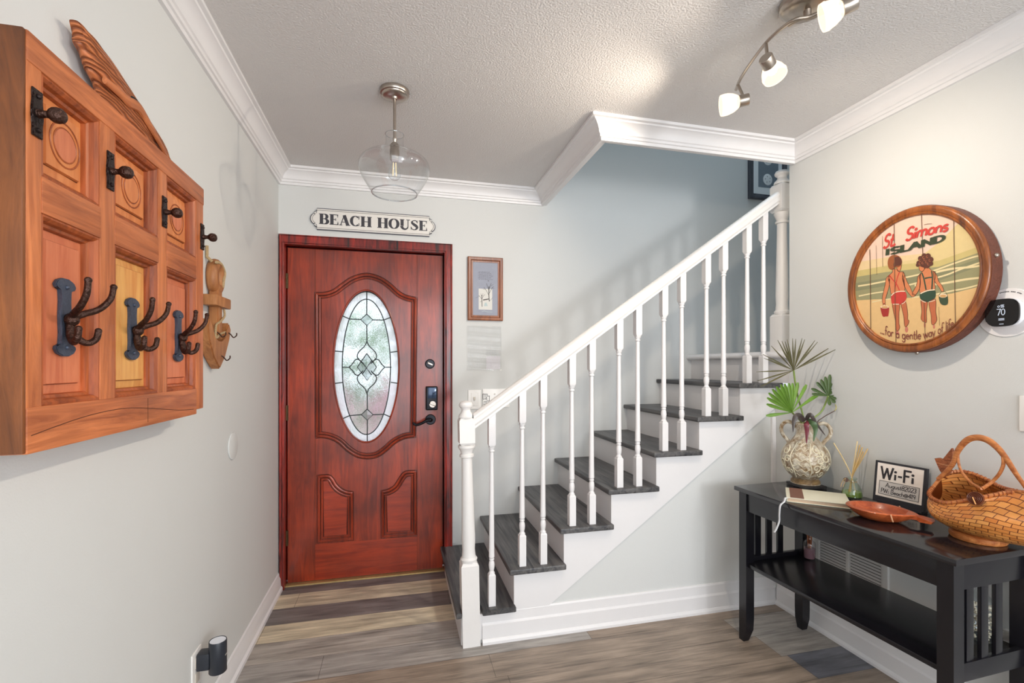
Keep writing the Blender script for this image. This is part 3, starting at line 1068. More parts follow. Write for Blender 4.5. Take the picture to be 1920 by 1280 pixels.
# ================================================================== STAIRS
st = thing('staircase', (1.2, 2.55, 0), 'straight white staircase with charcoal-stained treads rising to the right', 'staircase')
for i in range(7):
    x1 = RX[i + 1] + .004
    y0 = 2.15
    t = MB()
    if i == 0:
        # notched round the newel post
        poly = [(NOS[0], y0), (.286, y0), (.286, 2.246), (.384, 2.246), (.384, y0), (x1, y0), (x1, YB), (NOS[0], YB)]
        t.prism(poly, 'z', TZ[0] - .026, TZ[0], .003)
    else:
        t.box(NOS[i], x1, y0, YB, TZ[i] - .026, TZ[i], .006, 3)
    t.build('tread', M['tread'], st)
for i in range(8):
    z0 = 0 if i == 0 else TZ[i - 1]
    MB().box(RX[i], RX[i] + .012, YS + .001 if i < 7 else 2.1, YB, z0, TZ[i] - .026 if i < 7 else TZ[7] - .03).build('riser', M['white'], st, smooth=False)
# white stringer board with stepped top and sloping lower edge
def lower(x):
    return .092 + (x - .645) * .7117
poly = [(RX[0], .02), (RX[0], TZ[0] - .027)]
for i in range(1, 7):
    poly += [(RX[i], TZ[i - 1] - .027), (RX[i], TZ[i] - .027)]
poly += [(XR - .003, TZ[6] - .027), (XR - .003, lower(XR - .003)), (.545, .02)]
MB().prism(poly, 'y', YS - .008, YS - .0004).build('stringer', M['white'], st, smooth=False)
up = MB()
up.box(NOS[7], 3.5, 2.1, YB, TZ[7] - .03, TZ[7], .004)
up.build('upper_landing', M['white'], st)
MB().tube([(NOS[7] + .004, 2.1, TZ[7] - .022), (NOS[7] + .004, YB, TZ[7] - .022)], .018, 10).build('landing_nosing', M['white'], st)

rl = thing('stair_railing', (1.2, 2.195, 0), 'white painted wooden banister with turned balusters along the staircase', 'banister')
BYC = 2.195


def square_turn(mb, x, y, z0, z1, h, ch=.006, top=True, bot=True):
    """square block whose ends are chamfered towards the round turning"""
    zs = [(z0, h - (ch if bot else 0)), (z0 + (ch * 1.6 if bot else 0), h), (z1 - (ch * 1.6 if top else 0), h), (z1, h - (ch if top else 0))]
    rows = [[(x - r, y - r, z), (x + r, y - r, z), (x + r, y + r, z), (x - r, y + r, z)] for z, r in zs]
    mb.grid(rows, closed_u=True)
    bm = mb.bm
    bm.verts.ensure_lookup_table(); n = len(bm.verts)
    bm.faces.new([bm.verts[n - 16 + i] for i in (3, 2, 1, 0)]); bm.faces.new([bm.verts[n - 4 + i] for i in (0, 1, 2, 3)])


def rail_low(x):
    return .762 + .7 * x


def baluster(x, zt):
    mb = MB()
    zb, ztop = zt + .153, rail_low(x) - .150
    square_turn(mb, x, BYC, zt, zb, .0165, bot=False)
    mb.lathe([(.0155, zb), (.012, zb + .006), (.0105, zb + .010), (.013, zb + .022), (.0145, zb + .036), (.013, zb + .050), (.010, zb + .058), (.0125, zb + .062), (.0125, zb + .066), (.0102, zb + .069),
              (.0138, zb + .075), (.0125, zb + .16), (.0098, ztop - .034), (.0095, ztop - .026), (.0135, ztop - .022), (.0135, ztop - .017), (.0100, ztop - .013), (.0145, ztop - .006), (.0155, ztop)], (x, BYC, 0), 18)
    rows = []
    h = .0165
    for z, r in ((ztop, h - .006), (ztop + .012, h), (None, h)):
        rows.append([(x + sx * r, BYC + sy * r, z if z is not None else rail_low(x + sx * r) + .006) for sx, sy in ((-1, -1), (1, -1), (1, 1), (-1, 1))])
    mb.grid(rows, closed_u=True)
    mb.build('baluster', M['white'], rl, ang=30)


baluster(.434, TZ[0])
for k in range(6):
    baluster(.583 + .2535 * k, TZ[k + 1]); baluster(.688 + .2535 * k, TZ[k + 1])


def newel(x, y, zb0, zb1, zr0, zr1, zk0, zk1, zf, h, hk, tilt=0.0, name='newel_post'):
    mb = MB()
    square_turn(mb, x, y, zb0, zb1, h, .008, bot=False)
    square_turn(mb, x, y, zk0, zk1, hk, .007)
    mb.lathe([(h * .9, zb1), (h * .98, zb1 + .012), (h * .8, zb1 + .022), (h * .72, zr0), (h * .78, zr0 + .05), (h * .62, zr1 - .06), (h * .60, zr1), (h * .82, zr1 + .004), (h * .82, zr1 + .014), (h * .66, zr1 + .018), (h * .72, zr1 + .03), (h * .98, zk0 - .012), (h * .98, zk0 - .003), (h * .85, zk0)], (x, y, 0), 28)
    f = zf - zk1
    mb.lathe([(hk * .95, zk1), (hk * 1.0, zk1 + f * .08), (hk * .92, zk1 + f * .2), (hk * .66, zk1 + f * .32), (hk * .56, zk1 + f * .45), (hk * .62, zk1 + f * .55), (hk * .86, zk1 + f * .66), (hk * .9, zk1 + f * .76), (hk * .78, zk1 + f * .9), (hk * .4, zf - .002), (0, zf)], (x, y, 0), 28)
    if tilt:
        c = Vector((x, y, zb0))
        bmesh.ops.transform(mb.bm, matrix=Matrix.Translation(c) @ Matrix.Rotation(tilt, 4, 'Y') @ Matrix.Translation(-c), verts=mb.bm.verts)
    mb.build(name, M['white_worn'], rl, ang=30)


newel(.334, 2.2, 0, .385, .44, .87, .93, 1.055, 1.136, .041, .036, R(-1.15))
newel(2.078, 2.195, TZ[7], 1.585, 1.64, 2.085, 2.15, 2.305, 2.385, .042, .042)
# handrail
def hr(x):
    return rail_low(x)
prof = [(-.024, 0), (-.024, .012), (-.028, .014), (-.031, .022), (-.030, .034), (-.026, .042), (-.028, .05), (-.026, .060), (-.016, .070), (0, .074), (.016, .070), (.026, .060), (.028, .05), (.026, .042), (.030, .034), (.031, .022), (.028, .014), (.024, .012), (.024, 0)]
rows = [[(x, BYC + d, hr(x) + z) for d, z in prof] for x in (.343, 2.045)]
mb = MB().grid(rows, closed_u=True)
mb.build('handrail', M['white_worn'], rl, ang=28)

# ================================================================== LEFT WALL
PF = -.58                                        # front of the coat rack frame
cr = thing('coat_rack', (XL, 1.28, 1.155), 'large rack made from an orange-stained panelled wooden door with iron hooks, on the left wall', 'coat rack')
CY0, CY1, CZ0, CZ1 = .922, 1.636, 1.157, 1.842
VST = [(.9222, .957), (1.117, 1.168), (1.354, 1.399), (1.583, CY1)]
HR_ = [(CZ0, 1.232), (1.556, 1.618), (1.792, CZ1)]
fr = MB()
for k, (a, b) in enumerate(VST):
    fr.box(XL + .012, PF, a, b, CZ0 + (.012 if k == 3 else 0.0), CZ1 - .0005, .003)
stl = fr.build('stiles', M['oak_v'], cr)
fr = MB()
for a, b in HR_:
    for y0, y1 in ((.957, 1.117), (1.168, 1.354), (1.399, 1.583)):
        pass
fr.box(XL + .012, PF + .0015, .9225, 1.583, CZ0 - .001, HR_[0][1], .003)
fr.box(XL + .012, PF + .0015, .9225, CY1 + .001, HR_[2][0], CZ1, .003)
for y0, y1 in ((.957, 1.117), (1.168, 1.354), (1.399, 1.583)):
    fr.box(XL + .012, PF + .001, y0 - .001, y1 + .001, *HR_[1], .002)
fr.build('rails', M['oak_h'], cr)
# aged end grain side with tenons
ed = MB().box(XL + .001, PF - .001, CY0 - .006, CY0 + .002, CZ0 + .001, CZ1 - .001, .002).build('edge', M['oak_end'], cr)
for z0, z1 in ((1.165, 1.225), (1.555, 1.62), (1.79, 1.825)):
    MB().box(-.645, -.622, CY0 - .009, CY0 - .004, z0, z1, .002).build('tenon', M['oak_dark'], ed)
PM = {(0, 0): 'panel_pink', (1, 0): 'panel_yellow', (2, 0): 'panel_pink', (0, 1): 'panel_orange', (1, 1): 'panel_orange', (2, 1): 'panel_orange'}
for i, (y0, y1) in enumerate(((.957, 1.117), (1.168, 1.354), (1.399, 1.583))):
    for j, (z0, z1) in enumerate(((1.232, 1.556), (1.618, 1.792))):
        p = MB()
        p.box(-.632, -.612, y0 - .002, y1 + .002, z0 - .002, z1 + .002)
        a, c = .026, .026
        # raised field with sloping margin
        q0 = [(-.612, y, z) for y, z in ((y0 + .014, z0 + .014), (y1 - .014, z0 + .014), (y1 - .014, z1 - .014), (y0 + .014, z1 - .014))]
        q1 = [(-.604, y, z) for y, z in ((y0 + .018, z0 + .018), (y1 - .018, z0 + .018), (y1 - .018, z1 - .018), (y0 + .018, z1 - .018))]
        q2 = [(-.602, y, z) for y, z in ((y0 + .034, z0 + .034), (y1 - .034, z0 + .034), (y1 - .034, z1 - .034), (y0 + .034, z1 - .034))]
        q3 = [(-.596, y, z) for y, z in ((y0 + .036, z0 + .036), (y1 - .036, z0 + .036), (y1 - .036, z1 - .036), (y0 + .036, z1 - .036))]
        p.grid([q0, q1, q2, q3], closed_u=True)
        p.bm.faces.new([p.bm.verts.new(v) for v in q3])
        pan = p.build('panel', M[PM[(i, j)]], cr, ang=15)
        gv = MB()
        for (dd_, xx) in ((.015, -.6118), (.0345, -.6015)):
            gv.tube([(xx, y0 + dd_, z0 + dd_), (xx, y1 - dd_, z0 + dd_), (xx, y1 - dd_, z1 - dd_), (xx, y0 + dd_, z1 - dd_)], .0016, 6, True)
        gv.build('groove', M['rack_groove'], pan)
        mo = MB()
        loop = [(y0, z0), (y1, z0), (y1, z1), (y0, z1)]
        prof = [(0, -.582), (.004, -.581), (.009, -.586), (.011, -.594), (.016, -.596), (.018, -.606), (.018, -.614), (0, -.614)]
        rows = []
        for (yy, zz), (sy, sz) in zip(loop, ((1, 1), (-1, 1), (-1, -1), (1, -1))):
            rows.append([(x, yy + sy * d, zz + sz * d) for d, x in prof])
        rows.append(rows[0])
        mo.grid(rows, closed_u=True)
        mo.build('moulding', M['moulding'], pan, ang=20)
        if j == 1:
            rg = MB()
            cy, cz = (y0 + y1) / 2 + .004, (z0 + z1) / 2
            for rr in (.040, .030):
                rg.tube([(-.596, cy + rr * math.cos(t), cz + rr * math.sin(t)) for t in [2 * math.pi * k / 36 for k in range(36)]], .0018, 6, True)
            rg.build('carved_ring', M['moulding'], pan)
            MB().lathe([(0, .001), (.0285, .001), (.0295, 0)], (-.596, cy, cz), 32, axis=(1, 0, 0)).build('inlay_disc', M['panel_orange' if i == 1 else 'panel_pink'], pan)
# crack in the bottom rail and the chipped lower edge
m = MB()
m.tube([(PF + .0012, y, 1.19 + .018 * math.sin((y - .92) * 7) - .02 * (y < 1.2) * (1.2 - y)) for y in [.93 + .03 * k for k in range(22)]], .0009, 5)
m.tube([(PF + .0012, 1.30, z) for z in (1.165, 1.19, 1.222)], .0009, 5)
m.build('crack', M['oak_dark'], cr)
# knobs on iron plates
for y, z in ((.9425, 1.716), (1.148, 1.703), (1.382, 1.692), (1.622, 1.692)):
    k = MB()
    w, h = .011, .039
    out = [(y - w, z - h), (y + w, z - h), (y + w, z - h + .012), (y + w * .8, z - h + .015), (y + w, z - h + .02), (y + w, z - .006), (y + w * 1.15, z), (y + w, z + .006), (y + w, z + h - .02), (y + w * .8, z + h - .015), (y + w, z + h - .012), (y + w, z + h), (y - w, z + h), (y - w, z + h - .012), (y - w * .8, z + h - .015), (y - w, z + h - .02), (y - w, z + .006), (y - w * 1.15, z), (y - w, z - .006), (y - w, z - h + .02), (y - w * .8, z - h + .015), (y - w, z - h + .012)]
    k.prism(out, 'x', PF, PF + .004, .001)
    for s in (-1, 1):
        k.sphere((PF + .0045, y, z + s * .028), .0042, n=10)
    pk = k.build('knob_plate', M['iron'], cr)
    MB().lathe([(.0075, 0), (.007, .006), (.0055, .010), (.006, .015), (.0095, .018), (.0125, .023), (.0130, .028), (.0115, .034), (.007, .038), (0, .039)], (PF + .003, y, z), 18, axis=(1, 0, 0)).build('knob', M['iron_brown'], pk)
# triple hooks
for y, zm in ((1.034, 1.388), (1.261, 1.384), (1.496, 1.382)):
    x0 = -.596
    h = .068
    k = MB()
    half = [(.009, -.04), (.0085, -.05), (.017, -.052), (.019, -.058), (.015, -.066), (.006, -.071)]
    out = [(a * 1.45, b) for a, b in [(.0105, 0), (.0085, -.03)] + half]
    right = [(y + a, zm + b) for a, b in reversed(out)]
    rgt = right + [(y + a, zm - b) for a, b in out[1:]]
    lft = [(2 * y - a, b) for a, b in reversed(rgt)]
    k.prism(rgt + lft, 'x', x0, x0 + .007, .0015)
    for s in (-1, 1):
        k.sphere((x0 + .0075, y, zm + s * .055), .004, n=10)
    hk = k.build('coat_hook', M['iron_blue'], cr)
    a = MB()
    a.sphere((x0 + .014, y, zm - .004), .0125, (1, .95, 1), 14)
    zb = zm - .002
    for s in (-1, 1):
        p = smooth_path([(x0 + .012, y, zb), (x0 + .026, y + s * .012, zb + .010), (x0 + .043, y + s * .027, zb + .021), (x0 + .057, y + s * .036, zb + .042), (x0 + .061, y + s * .039, zb + .066)], 6)
        a.tube(p, [.0066 - .0018 * i / len(p) for i in range(len(p))], 10)
        a.sphere(p[-1], .0060, n=12)
        p = smooth_path([(x0 + .011, y, zb - .008), (x0 + .018, y + s * .009, zb - .034), (x0 + .028, y + s * .019, zb - .044), (x0 + .038, y + s * .027, zb - .036), (x0 + .041, y + s * .029, zb - .02)], 6)
        a.tube(p, [.0066 - .0012 * i / len(p) for i in range(len(p))], 10)
        a.sphere(p[-1], .0058, n=12)
    a.build('hook_arms', M['iron_brown'], hk)

# driftwood lying along the top of the rack
def ridged():
    m, nt, b = new_mat('ridged_driftwood_grain')
    tc = N(nt, 'ShaderNodeTexCoord')
    mp = N(nt, 'ShaderNodeMapping'); mp.inputs['Rotation'].default_value = (R(24), 0, 0); mp.inputs['Scale'].default_value = (.3, .55, 1.5)
    w = N(nt, 'ShaderNodeTexWave', wave_type='BANDS', bands_direction='Z')
    w.inputs['Scale'].default_value = 26; w.inputs['Distortion'].default_value = 9; w.inputs['Detail'].default_value = 2; w.inputs['Detail Scale'].default_value = .8
    nt.links.new(tc.outputs['Object'], mp.inputs[0]); nt.links.new(mp.outputs[0], w.inputs['Vector'])
    cr = N(nt, 'ShaderNodeValToRGB')
    cr.color_ramp.elements[0].position = .05; cr.color_ramp.elements[0].color = rgb(132, 70, 40)
    cr.color_ramp.elements[1].position = .55; cr.color_ramp.elements[1].color = rgb(196, 116, 70)
    nt.links.new(w.outputs['Fac'], cr.inputs[0])
    nt.links.new(cr.outputs[0], b.inputs['Base Color'])
    b.inputs['Roughness'].default_value = .5
    bp = N(nt, 'ShaderNodeBump'); bp.inputs['Strength'].default_value = .9; bp.inputs['Distance'].default_value = .006
    nt.links.new(w.outputs['Fac'], bp.inputs['Height']); nt.links.new(bp.outputs[0], b.inputs['Normal'])
    return m


def dwp(px, py):
    p = on(0, -.640, px, py); return (p.y, p.z)


upr = [dwp(*p) for p in ((139, 37), (152, 47), (172, 72), (198, 106), (228, 152), (260, 200), (288, 241), (308, 272), (319, 300), (326, 316))]
lwr = [dwp(*p) for p in ((140, 41), (149, 72), (147, 80), (158, 100), (166, 128), (180, 156))] + [(1.235, 1.872), (1.30, 1.846), (1.46, 1.8435), (1.60, 1.8435)]
dw = MB()
up_s, lo_s = sp2(upr, 6), sp2(lwr, 6)
rows = []
nn = len(up_s)
for i in range(nn):
    (ya, za), (yb, zb) = up_s[i], lo_s[i]
    t = i / (nn - 1)
    w = .003 + .020 * math.sin(math.pi * min(1, t * .9 + .04)) ** .8
    row = []
    for j in range(24):
        an_ = 2 * math.pi * j / 24
        c, s_ = math.cos(an_), math.sin(an_)
        f = (1 + s_) / 2
        rip = .0022 * math.sin(30 * f + 14 * t + 4 * noise.noise((t * 5, f * 3, 0)))
        row.append((-.642 + (w + rip * (c > 0)) * c, yb + (ya - yb) * f, zb + (za - zb) * f))
    rows.append(row)
dw.grid(rows, closed_u=True)
dw.bm.verts.ensure_lookup_table()
nv = len(dw.bm.verts)
dw.bm.faces.new([dw.bm.verts[i] for i in range(24)][::-1]); dw.bm.faces.new([dw.bm.verts[nv - 24 + i] for i in range(24)])
dwo = tag(dw.build('driftwood_carving', ridged(), ang=60), 'long pointed piece of ridged orange driftwood lying on top of the coat rack', 'driftwood')
# shade of a hole painted as a dark lump, lip above it and the smooth spur running to the right
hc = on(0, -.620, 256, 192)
MB().sphere(hc + Vector((.0, -.004, -.004)), .016, (.35, 1.6, .7), 14).build('hole_shade', M['painted_shade'], dwo)
sp_pts = smooth_path([on(0, -.619, *p) for p in ((196, 150), (222, 172), (240, 190), (252, 196), (262, 205), (280, 235), (300, 270), (318, 306))], 5)
MB().tube(sp_pts, [.004 + .009 * math.sin(math.pi * min(1, .15 + .85 * i / len(sp_pts))) for i in range(len(sp_pts))], 10, flat=(1, .6)).build('spur', wood('smooth_driftwood', rgb(150, 82, 44), rgb(204, 124, 74), 'y', 40, 10, .45, bump=.3), dwo)

# carved anchor
an = thing('wooden_anchor', (XL, 1.94, 1.29), 'small carved wooden anchor with rope and tiny hooks, on the wall past the coat rack', 'wall decoration')
ac = 1.945
m = MB()
m.prism([(ac - .021, 1.40), (ac + .021, 1.40), (ac + .021, 1.60), (ac - .021, 1.60)], 'x', XL + .004, XL + .036, .004)
m.build('shank', M['anchor'], an)
rng = [(XL + .018, ac + .004 + .030 * math.cos(t), 1.626 + .046 * math.sin(t)) for t in [2 * math.pi * i / 32 for i in range(32)]]
MB().tube(rng, .021, 12, True).build('ring', M['anchor'], an)
st_ = MB().box(XL + .003, XL + .05, 1.862, 2.015, 1.514, 1.552, .004).build('stock', M['anchor'], an)
fl = [(ac, 1.288), (ac + .05, 1.335), (ac + .1, 1.40), (ac + .115, 1.44), (ac + .095, 1.464), (ac + .07, 1.44), (ac + .055, 1.40), (ac + .02, 1.385), (ac - .02, 1.385), (ac - .055, 1.40), (ac - .07, 1.44), (ac - .095, 1.464), (ac - .115, 1.44), (ac - .1, 1.39), (ac - .06, 1.33)]
m = MB().prism(fl, 'x', XL + .002, XL + .036, .004)
fk = m.build('flukes', M['anchor'], an)
m = MB()
m.tube([(XL + .006, 1.905, 1.73 - .002 * k) for k in range(0, 24, 4)] + [(XL + .02, 1.912, 1.675)], .0055, 8)
m.build('rope', M['rope'], an)
m = MB()
m.tube(smooth_path([(XL + .036, 1.905, 1.672), (XL + .036, 1.95, 1.675), (XL + .037, 1.985, 1.65), (XL + .038, 1.972, 1.62), (XL + .036, 1.968, 1.59)], 5), .0055, 8)
m.build('rope', M['rope'], an)
m = MB()
m.tube(smooth_path([(XL + .04, 1.97, 1.51), (XL + .04, 1.975, 1.485), (XL + .04, 1.93, 1.46), (XL + .034, 1.91, 1.445), (XL + .036, 1.9, 1.40), (XL + .04, 1.93, 1.415), (XL + .04, 1.98, 1.425)], 5), .004, 8)
m.build('rope', M['rope'], an)
for y, z in ((1.91, 1.41), (2.03, 1.415), (1.955, 1.325)):
    p = smooth_path([(XL + .034, y, z + .012), (XL + .042, y + .004, z + .006), (XL + .05, y + .012, z - .006), (XL + .058, y + .02, z + .002), (XL + .058, y + .022, z + .012)], 5)
    MB().tube(p, .0022, 8).build('cup_hook', M['iron_brown'], an)

# round blank plate, outlet and night light
tag(MB().lathe([(0, 0), (.055, 0), (.057, .002), (.056, .005), (.05, .007), (0, .0075)], (XL, 2.192, .964), 40, axis=(1, 0, 0)).build('cover_plate', M['wall']),
    'round blank wall-coloured cover plate low on the left wall', 'cover plate')
oy = 1.82
ol = thing('wall_outlet', (XL, oy, .265), 'white wall outlet plate behind the black night light, near the left baseboard', 'outlet')
MB().box(XL, XL + .006, oy - .038, oy + .038, .20, .33, .003).build('cover', M['switch'], ol)
m = MB()
for zc in (.238, .292):
    m.box(XL + .005, XL + .008, oy - .017, oy + .017, zc - .019, zc + .019, .002)
m.build('socket', M['switch_grey'], ol)
nlx, nly = -.603, 1.826
nl = thing('night_light', (nlx, nly, .255), 'black cylindrical plug-in night light with white lens on top', 'night light')
MB().lathe([(0, .243), (.026, .243), (.0275, .245), (.0275, .349), (.0262, .352), (.0255, .349), (0, .349)], (nlx, nly, 0), 32).build('shell', M['black_plastic'], nl)
MB().lathe([(0, .3505), (.0245, .3505), (.0245, .349)], (nlx, nly, 0), 28).build('lens', M['lens'], nl)
MB().box(XL + .008, nlx - .02, nly - .022, nly + .022, .262, .318, .004).build('plug', M['black_plastic'], nl)
m = MB()
for a in range(5):
    m.box(nlx + .0268, nlx + .0278, nly - .012 + a * .004, nly - .0098 + a * .004, .301, .304)
m.build('logo_mark', M['switch_grey'], nl)

# ================================================================== BACK WALL
bs = thing('house_sign', (-.13, YB, 2.1), 'long white plaque with scalloped ends reading BEACH HOUSE above the red door', 'sign')
SX0, SX1, SZ0, SZ1 = -.497, .231, 2.099, 2.227


def plaque(d):
    x0, x1, z0, z1 = SX0 + .038, SX1 - .038, SZ0 + d, SZ1 - d
    zm = (z0 + z1) / 2
    r = [(x1, z1), (x1 + .002, z1 - .016), (x1 + .016, z1 - .022)] + arc(x1 + .006, zm, .032 - d, .034 - d * .7, 78, -78, 10) + [(x1 + .016, z0 + .022), (x1 + .002, z0 + .016), (x1, z0)]
    l = [(x0, z0), (x0 - .002, z0 + .016), (x0 - .016, z0 + .022)] + arc(x0 - .006, zm, .032 - d, .034 - d * .7, 258, 102, 10) + [(x0 - .016, z1 - .022), (x0 - .002, z1 - .016), (x0, z1)]
    return l + r


MB().prism(plaque(0), 'y', YB - .012, YB, .001).build('board', plain('sign_edge', rgb(92, 92, 100), .5), bs)
MB().prism(plaque(.005), 'y', YB - .0128, YB - .008).build('face', plain('sign_face', rgb(226, 222, 216), .55, vary=.03, vscale=20), bs)
pl = plaque(.013)
MB().ribbon(pl + [pl[0]], .0022, lambda a, b: (a, YB - .0133, b)).build('border_line', M['ink'], bs, smooth=False)
tw = did_width('BEACH HOUSE')
sx = (.183 + .448) / tw
slm = plain('sign_letters', rgb(58, 56, 62), .6)
x0 = 0
for wd in ('BEACH', 'HOUSE'):
    m = MB()
    write_did(m, wd, lambda a, b: (-.448 + (x0 + a) * sx, YB - .0135, 2.1335 + b * .061))
    m.build('lettering', slm, bs, smooth=False)
    x0 += did_width(wd + ' ')

fp = thing('framed_print', (.545, YB, 1.587), 'small narrow print of bare winter trees in brown wooden frame right of the door', 'framed print')
PX0, PX1, PZ0, PZ1 = .433, .66, 1.587, 1.990


def frame_parts(root, x0, x1, z0, z1, w, d, mat, y=YB, name='frame'):
    loop = [(x0, z0), (x1, z0), (x1, z1), (x0, z1)]
    prof = [(0, 0), (0, d * .8), (w * .15, d), (w * .55, d * .9), (w * .7, d * .62), (w, d * .55), (w, 0)]
    rows = [[(a + sx_ * q, y - e, b + sz * q) for q, e in prof] for (a, b), (sx_, sz) in zip(loop, ((1, 1), (-1, 1), (-1, -1), (1, -1)))]
    rows.append(rows[0])
    return MB().grid(rows, closed_u=True).build(name, mat, root, ang=20)


frame_parts(fp, PX0, PX1, PZ0, PZ1, .033, .022, wood('brown_picture_frame', rgb(112, 58, 30), rgb(160, 94, 54), 'z', 40, 10, .35, bump=.05, coat=.2))
MB().box(PX0 + .03, PX1 - .03, YB - .010, YB - .002, PZ0 + .03, PZ1 - .03).build('mat_board', plain('print_mat', rgb(150, 154, 168), .6, vary=.08, vscale=30), fp, smooth=False)
def fpp(X, Y):                                  # close-up of the print
    return ay(YB - .0105, 860 + X / 3.765, 460 + Y / 3.765)
m = MB()
a0 = fpp(141, 452); a1 = fpp(237, 308)
m.box(a0[0], a1[0], YB - .0108, YB - .0095, a0[1], a1[1])
m.build('picture', plain('print_paper', rgb(214, 212, 206), .6), fp, smooth=False)
m = MB()
fpf = lambda X, Y: (fpp(X, Y)[0], YB - .0113, fpp(X, Y)[1])
for L, w in (([(216, 395), (213, 350), (214, 290)], 5), ([(213, 350), (190, 310), (178, 296)], 2.5), ([(214, 340), (236, 300), (246, 290)], 2.5), ([(214, 320), (200, 280), (196, 268)], 2), ([(214, 310), (226, 275), (230, 266)], 2),
             ([(190, 310), (170, 308)], 1.5), ([(236, 300), (250, 304)], 1.5), ([(226, 285), (244, 276)], 1.5), ([(165, 432), (164, 380), (163, 350)], 4), ([(164, 380), (148, 358), (140, 352)], 2), ([(164, 375), (178, 352), (186, 346)], 2), ([(163, 360), (156, 340)], 1.5), ([(164, 362), (172, 338)], 1.5), ([(148, 358), (120, 370)], 1.2),
             ([(172, 385), (212, 378)], 7), ([(216, 395), (240, 368)], 1.6), ([(150, 400), (164, 392)], 1.4)):
    m.ribbon(L, w, fpf)
rnd = random.Random(5)
for r_ in range(7):
    x = 136 + rnd.uniform(0, 8); yy = 184 + r_ * 8.6
    while x < 222 + rnd.uniform(0, 18):
        l = rnd.uniform(6, 16)
        m.ribbon([(x, yy + x * .06 - 8), (x + l * .5, yy + x * .06 - 7 + rnd.uniform(-2, 2)), (x + l, yy + x * .06 - 8)], 1.5, fpf)
        x += l + 4
m.ribbon([(205, 249), (214, 252)], 3, fpf)
m.build('ink_drawing', plain('print_ink', rgb(74, 68, 66), .7), fp, smooth=False)
m = MB()
for q in ([(178, 428), (184, 405), (196, 402), (206, 428)],):
    m.bm.faces.new([m.bm.verts.new(fpf(*p)) for p in q])
m.ribbon([(164, 466), (180, 462), (200, 468), (238, 470)], 2.5, fpf)
m.build('pale_tint', plain('print_tint', rgb(184, 200, 200), .7), fp, smooth=False)

# ribbed clear plastic sheet
pa = thing('plastic_sheet', (.54, YB, 1.27), 'clear ribbed plastic sheet taped to the wall under the small print', 'plastic sheet')
def wav(a, b):
    return .004 + .0022 * math.sin(a * 2 * math.pi / .0125) * (1 if b > .01 else 0) + .004 * max(0, math.sin(b * 2 * math.pi / .055 + a * 7)) ** 2
rows = []
for i in range(44):
    b = .283 * i / 43
    rows.append([(.429 + .223 * j / 90, YB - .002 - wav(.223 * j / 90, b), 1.269 + b) for j in range(91)])
MB().grid(rows).build('ribbed_cover', M['plastic_clear'], pa, ang=180)
m = MB().box(.555, .645, YB - .0018, YB - .0008, 1.275, 1.36)
m.build('paper_note', plain('paper_note', rgb(226, 222, 226), .7), pa, smooth=False)
m = MB()
for r_ in range(3):
    for k in range(4):
        m.box(.553 + k * .018, .566 + k * .018, YB - .0016, YB - .0006, 1.372 + r_ * .012, 1.374 + r_ * .012)
m.build('faint_lines', plain('faint_print', rgb(150, 150, 156), .7), pa, smooth=False)

def plate(name, x0, x1, z0, z1, label, cat, y=YB, d=.006):
    t = thing(name, ((x0 + x1) / 2, y, z0), label, cat)
    MB().box(x0, x1, y - d, y, z0, z1, .003, 3).build('cover', M['switch'], t)
    return t


sw = plate('light_switch', .436, .519, 1.022, 1.145, 'white single toggle light switch plate behind the bottom newel post', 'light switch')
MB().box(.455, .502, YB - .009, YB - .004, 1.043, 1.127, .002).build('rocker', M['switch'], sw)
MB().box(.470, .482, YB - .018, YB - .005, 1.08, 1.10, .002).build('toggle', M['switch_grey'], sw)
wp = plate('wall_control', .530, .705, 1.03, 1.150, 'wide white control plate with small black drawing behind the handrail', 'control plate', d=.007)
m = MB()
def cpp(X, Y):
    p = ay(YB - .0075, 860 + X / 10.66, 720 + Y / 10.66)
    return (p[0], YB - .0074, p[1])
for L in ([(485, 195), (575, 200), (575, 240), (615, 235), (612, 335), (570, 335)], [(485, 195), (488, 300), (520, 300)], [(500, 215), (560, 222)], [(510, 250), (560, 255), (555, 290)], [(515, 280), (570, 290)], [(530, 305), (575, 315)],
          [(500, 345), (570, 350)], [(495, 375), (560, 372)], [(490, 405), (530, 400)], [(545, 405), (565, 400)], [(505, 438), (520, 438)]):
    m.ribbon(L, 9, cpp)
m.build('printed_drawing', M['ink'], wp, smooth=False)
m = MB()
m.lathe([(0, -.009), (.004, -.009), (.004, 0), (0, 0)], cpp(722, 195), 12, axis=(0, 1, 0))
m.box(cpp(708, 300)[0], cpp(735, 300)[0], YB - .0095, YB - .006, cpp(708, 300)[2], cpp(708, 255)[2], .001)
m.build('button', M['switch_grey'], wp)

# sand dollar print in the stairwell
sd = thing('framed_print', (2.70, YB, 2.53), 'dark-framed sand dollar print hanging high in the stairwell behind the top newel', 'framed print')
X0, X1 = ay(YB - .02, 1405.5, 340)[0], ay(YB - .02, 1476, 340)[0]
Z0 = ay(YB - .02, 1406, 371)[1]; Z1 = Z0 + .62
frame_parts(sd, X0, X1, Z0, Z1, .04, .024, wood('charcoal_picture_frame', rgb(48, 50, 58), rgb(84, 86, 94), 'z', 40, 10, .4, bump=.05))
MB().box(X0 + .03, X1 - .03, YB - .012, YB - .003, Z0 + .03, Z1 - .03).build('mat_board', plain('white_mat', rgb(226, 230, 232), .6), sd, smooth=False)
gx0, gx1 = ay(YB - .013, 1422, 340)[0], ay(YB - .013, 1459.5, 340)[0]
gz0 = ay(YB - .013, 1440, 352)[1]
MB().box(gx0, gx1, YB - .0128, YB - .011, gz0, Z1 - .12).build('picture', plain('grey_print', rgb(112, 124, 134), .6, vary=.08, vscale=60), sd, smooth=False)
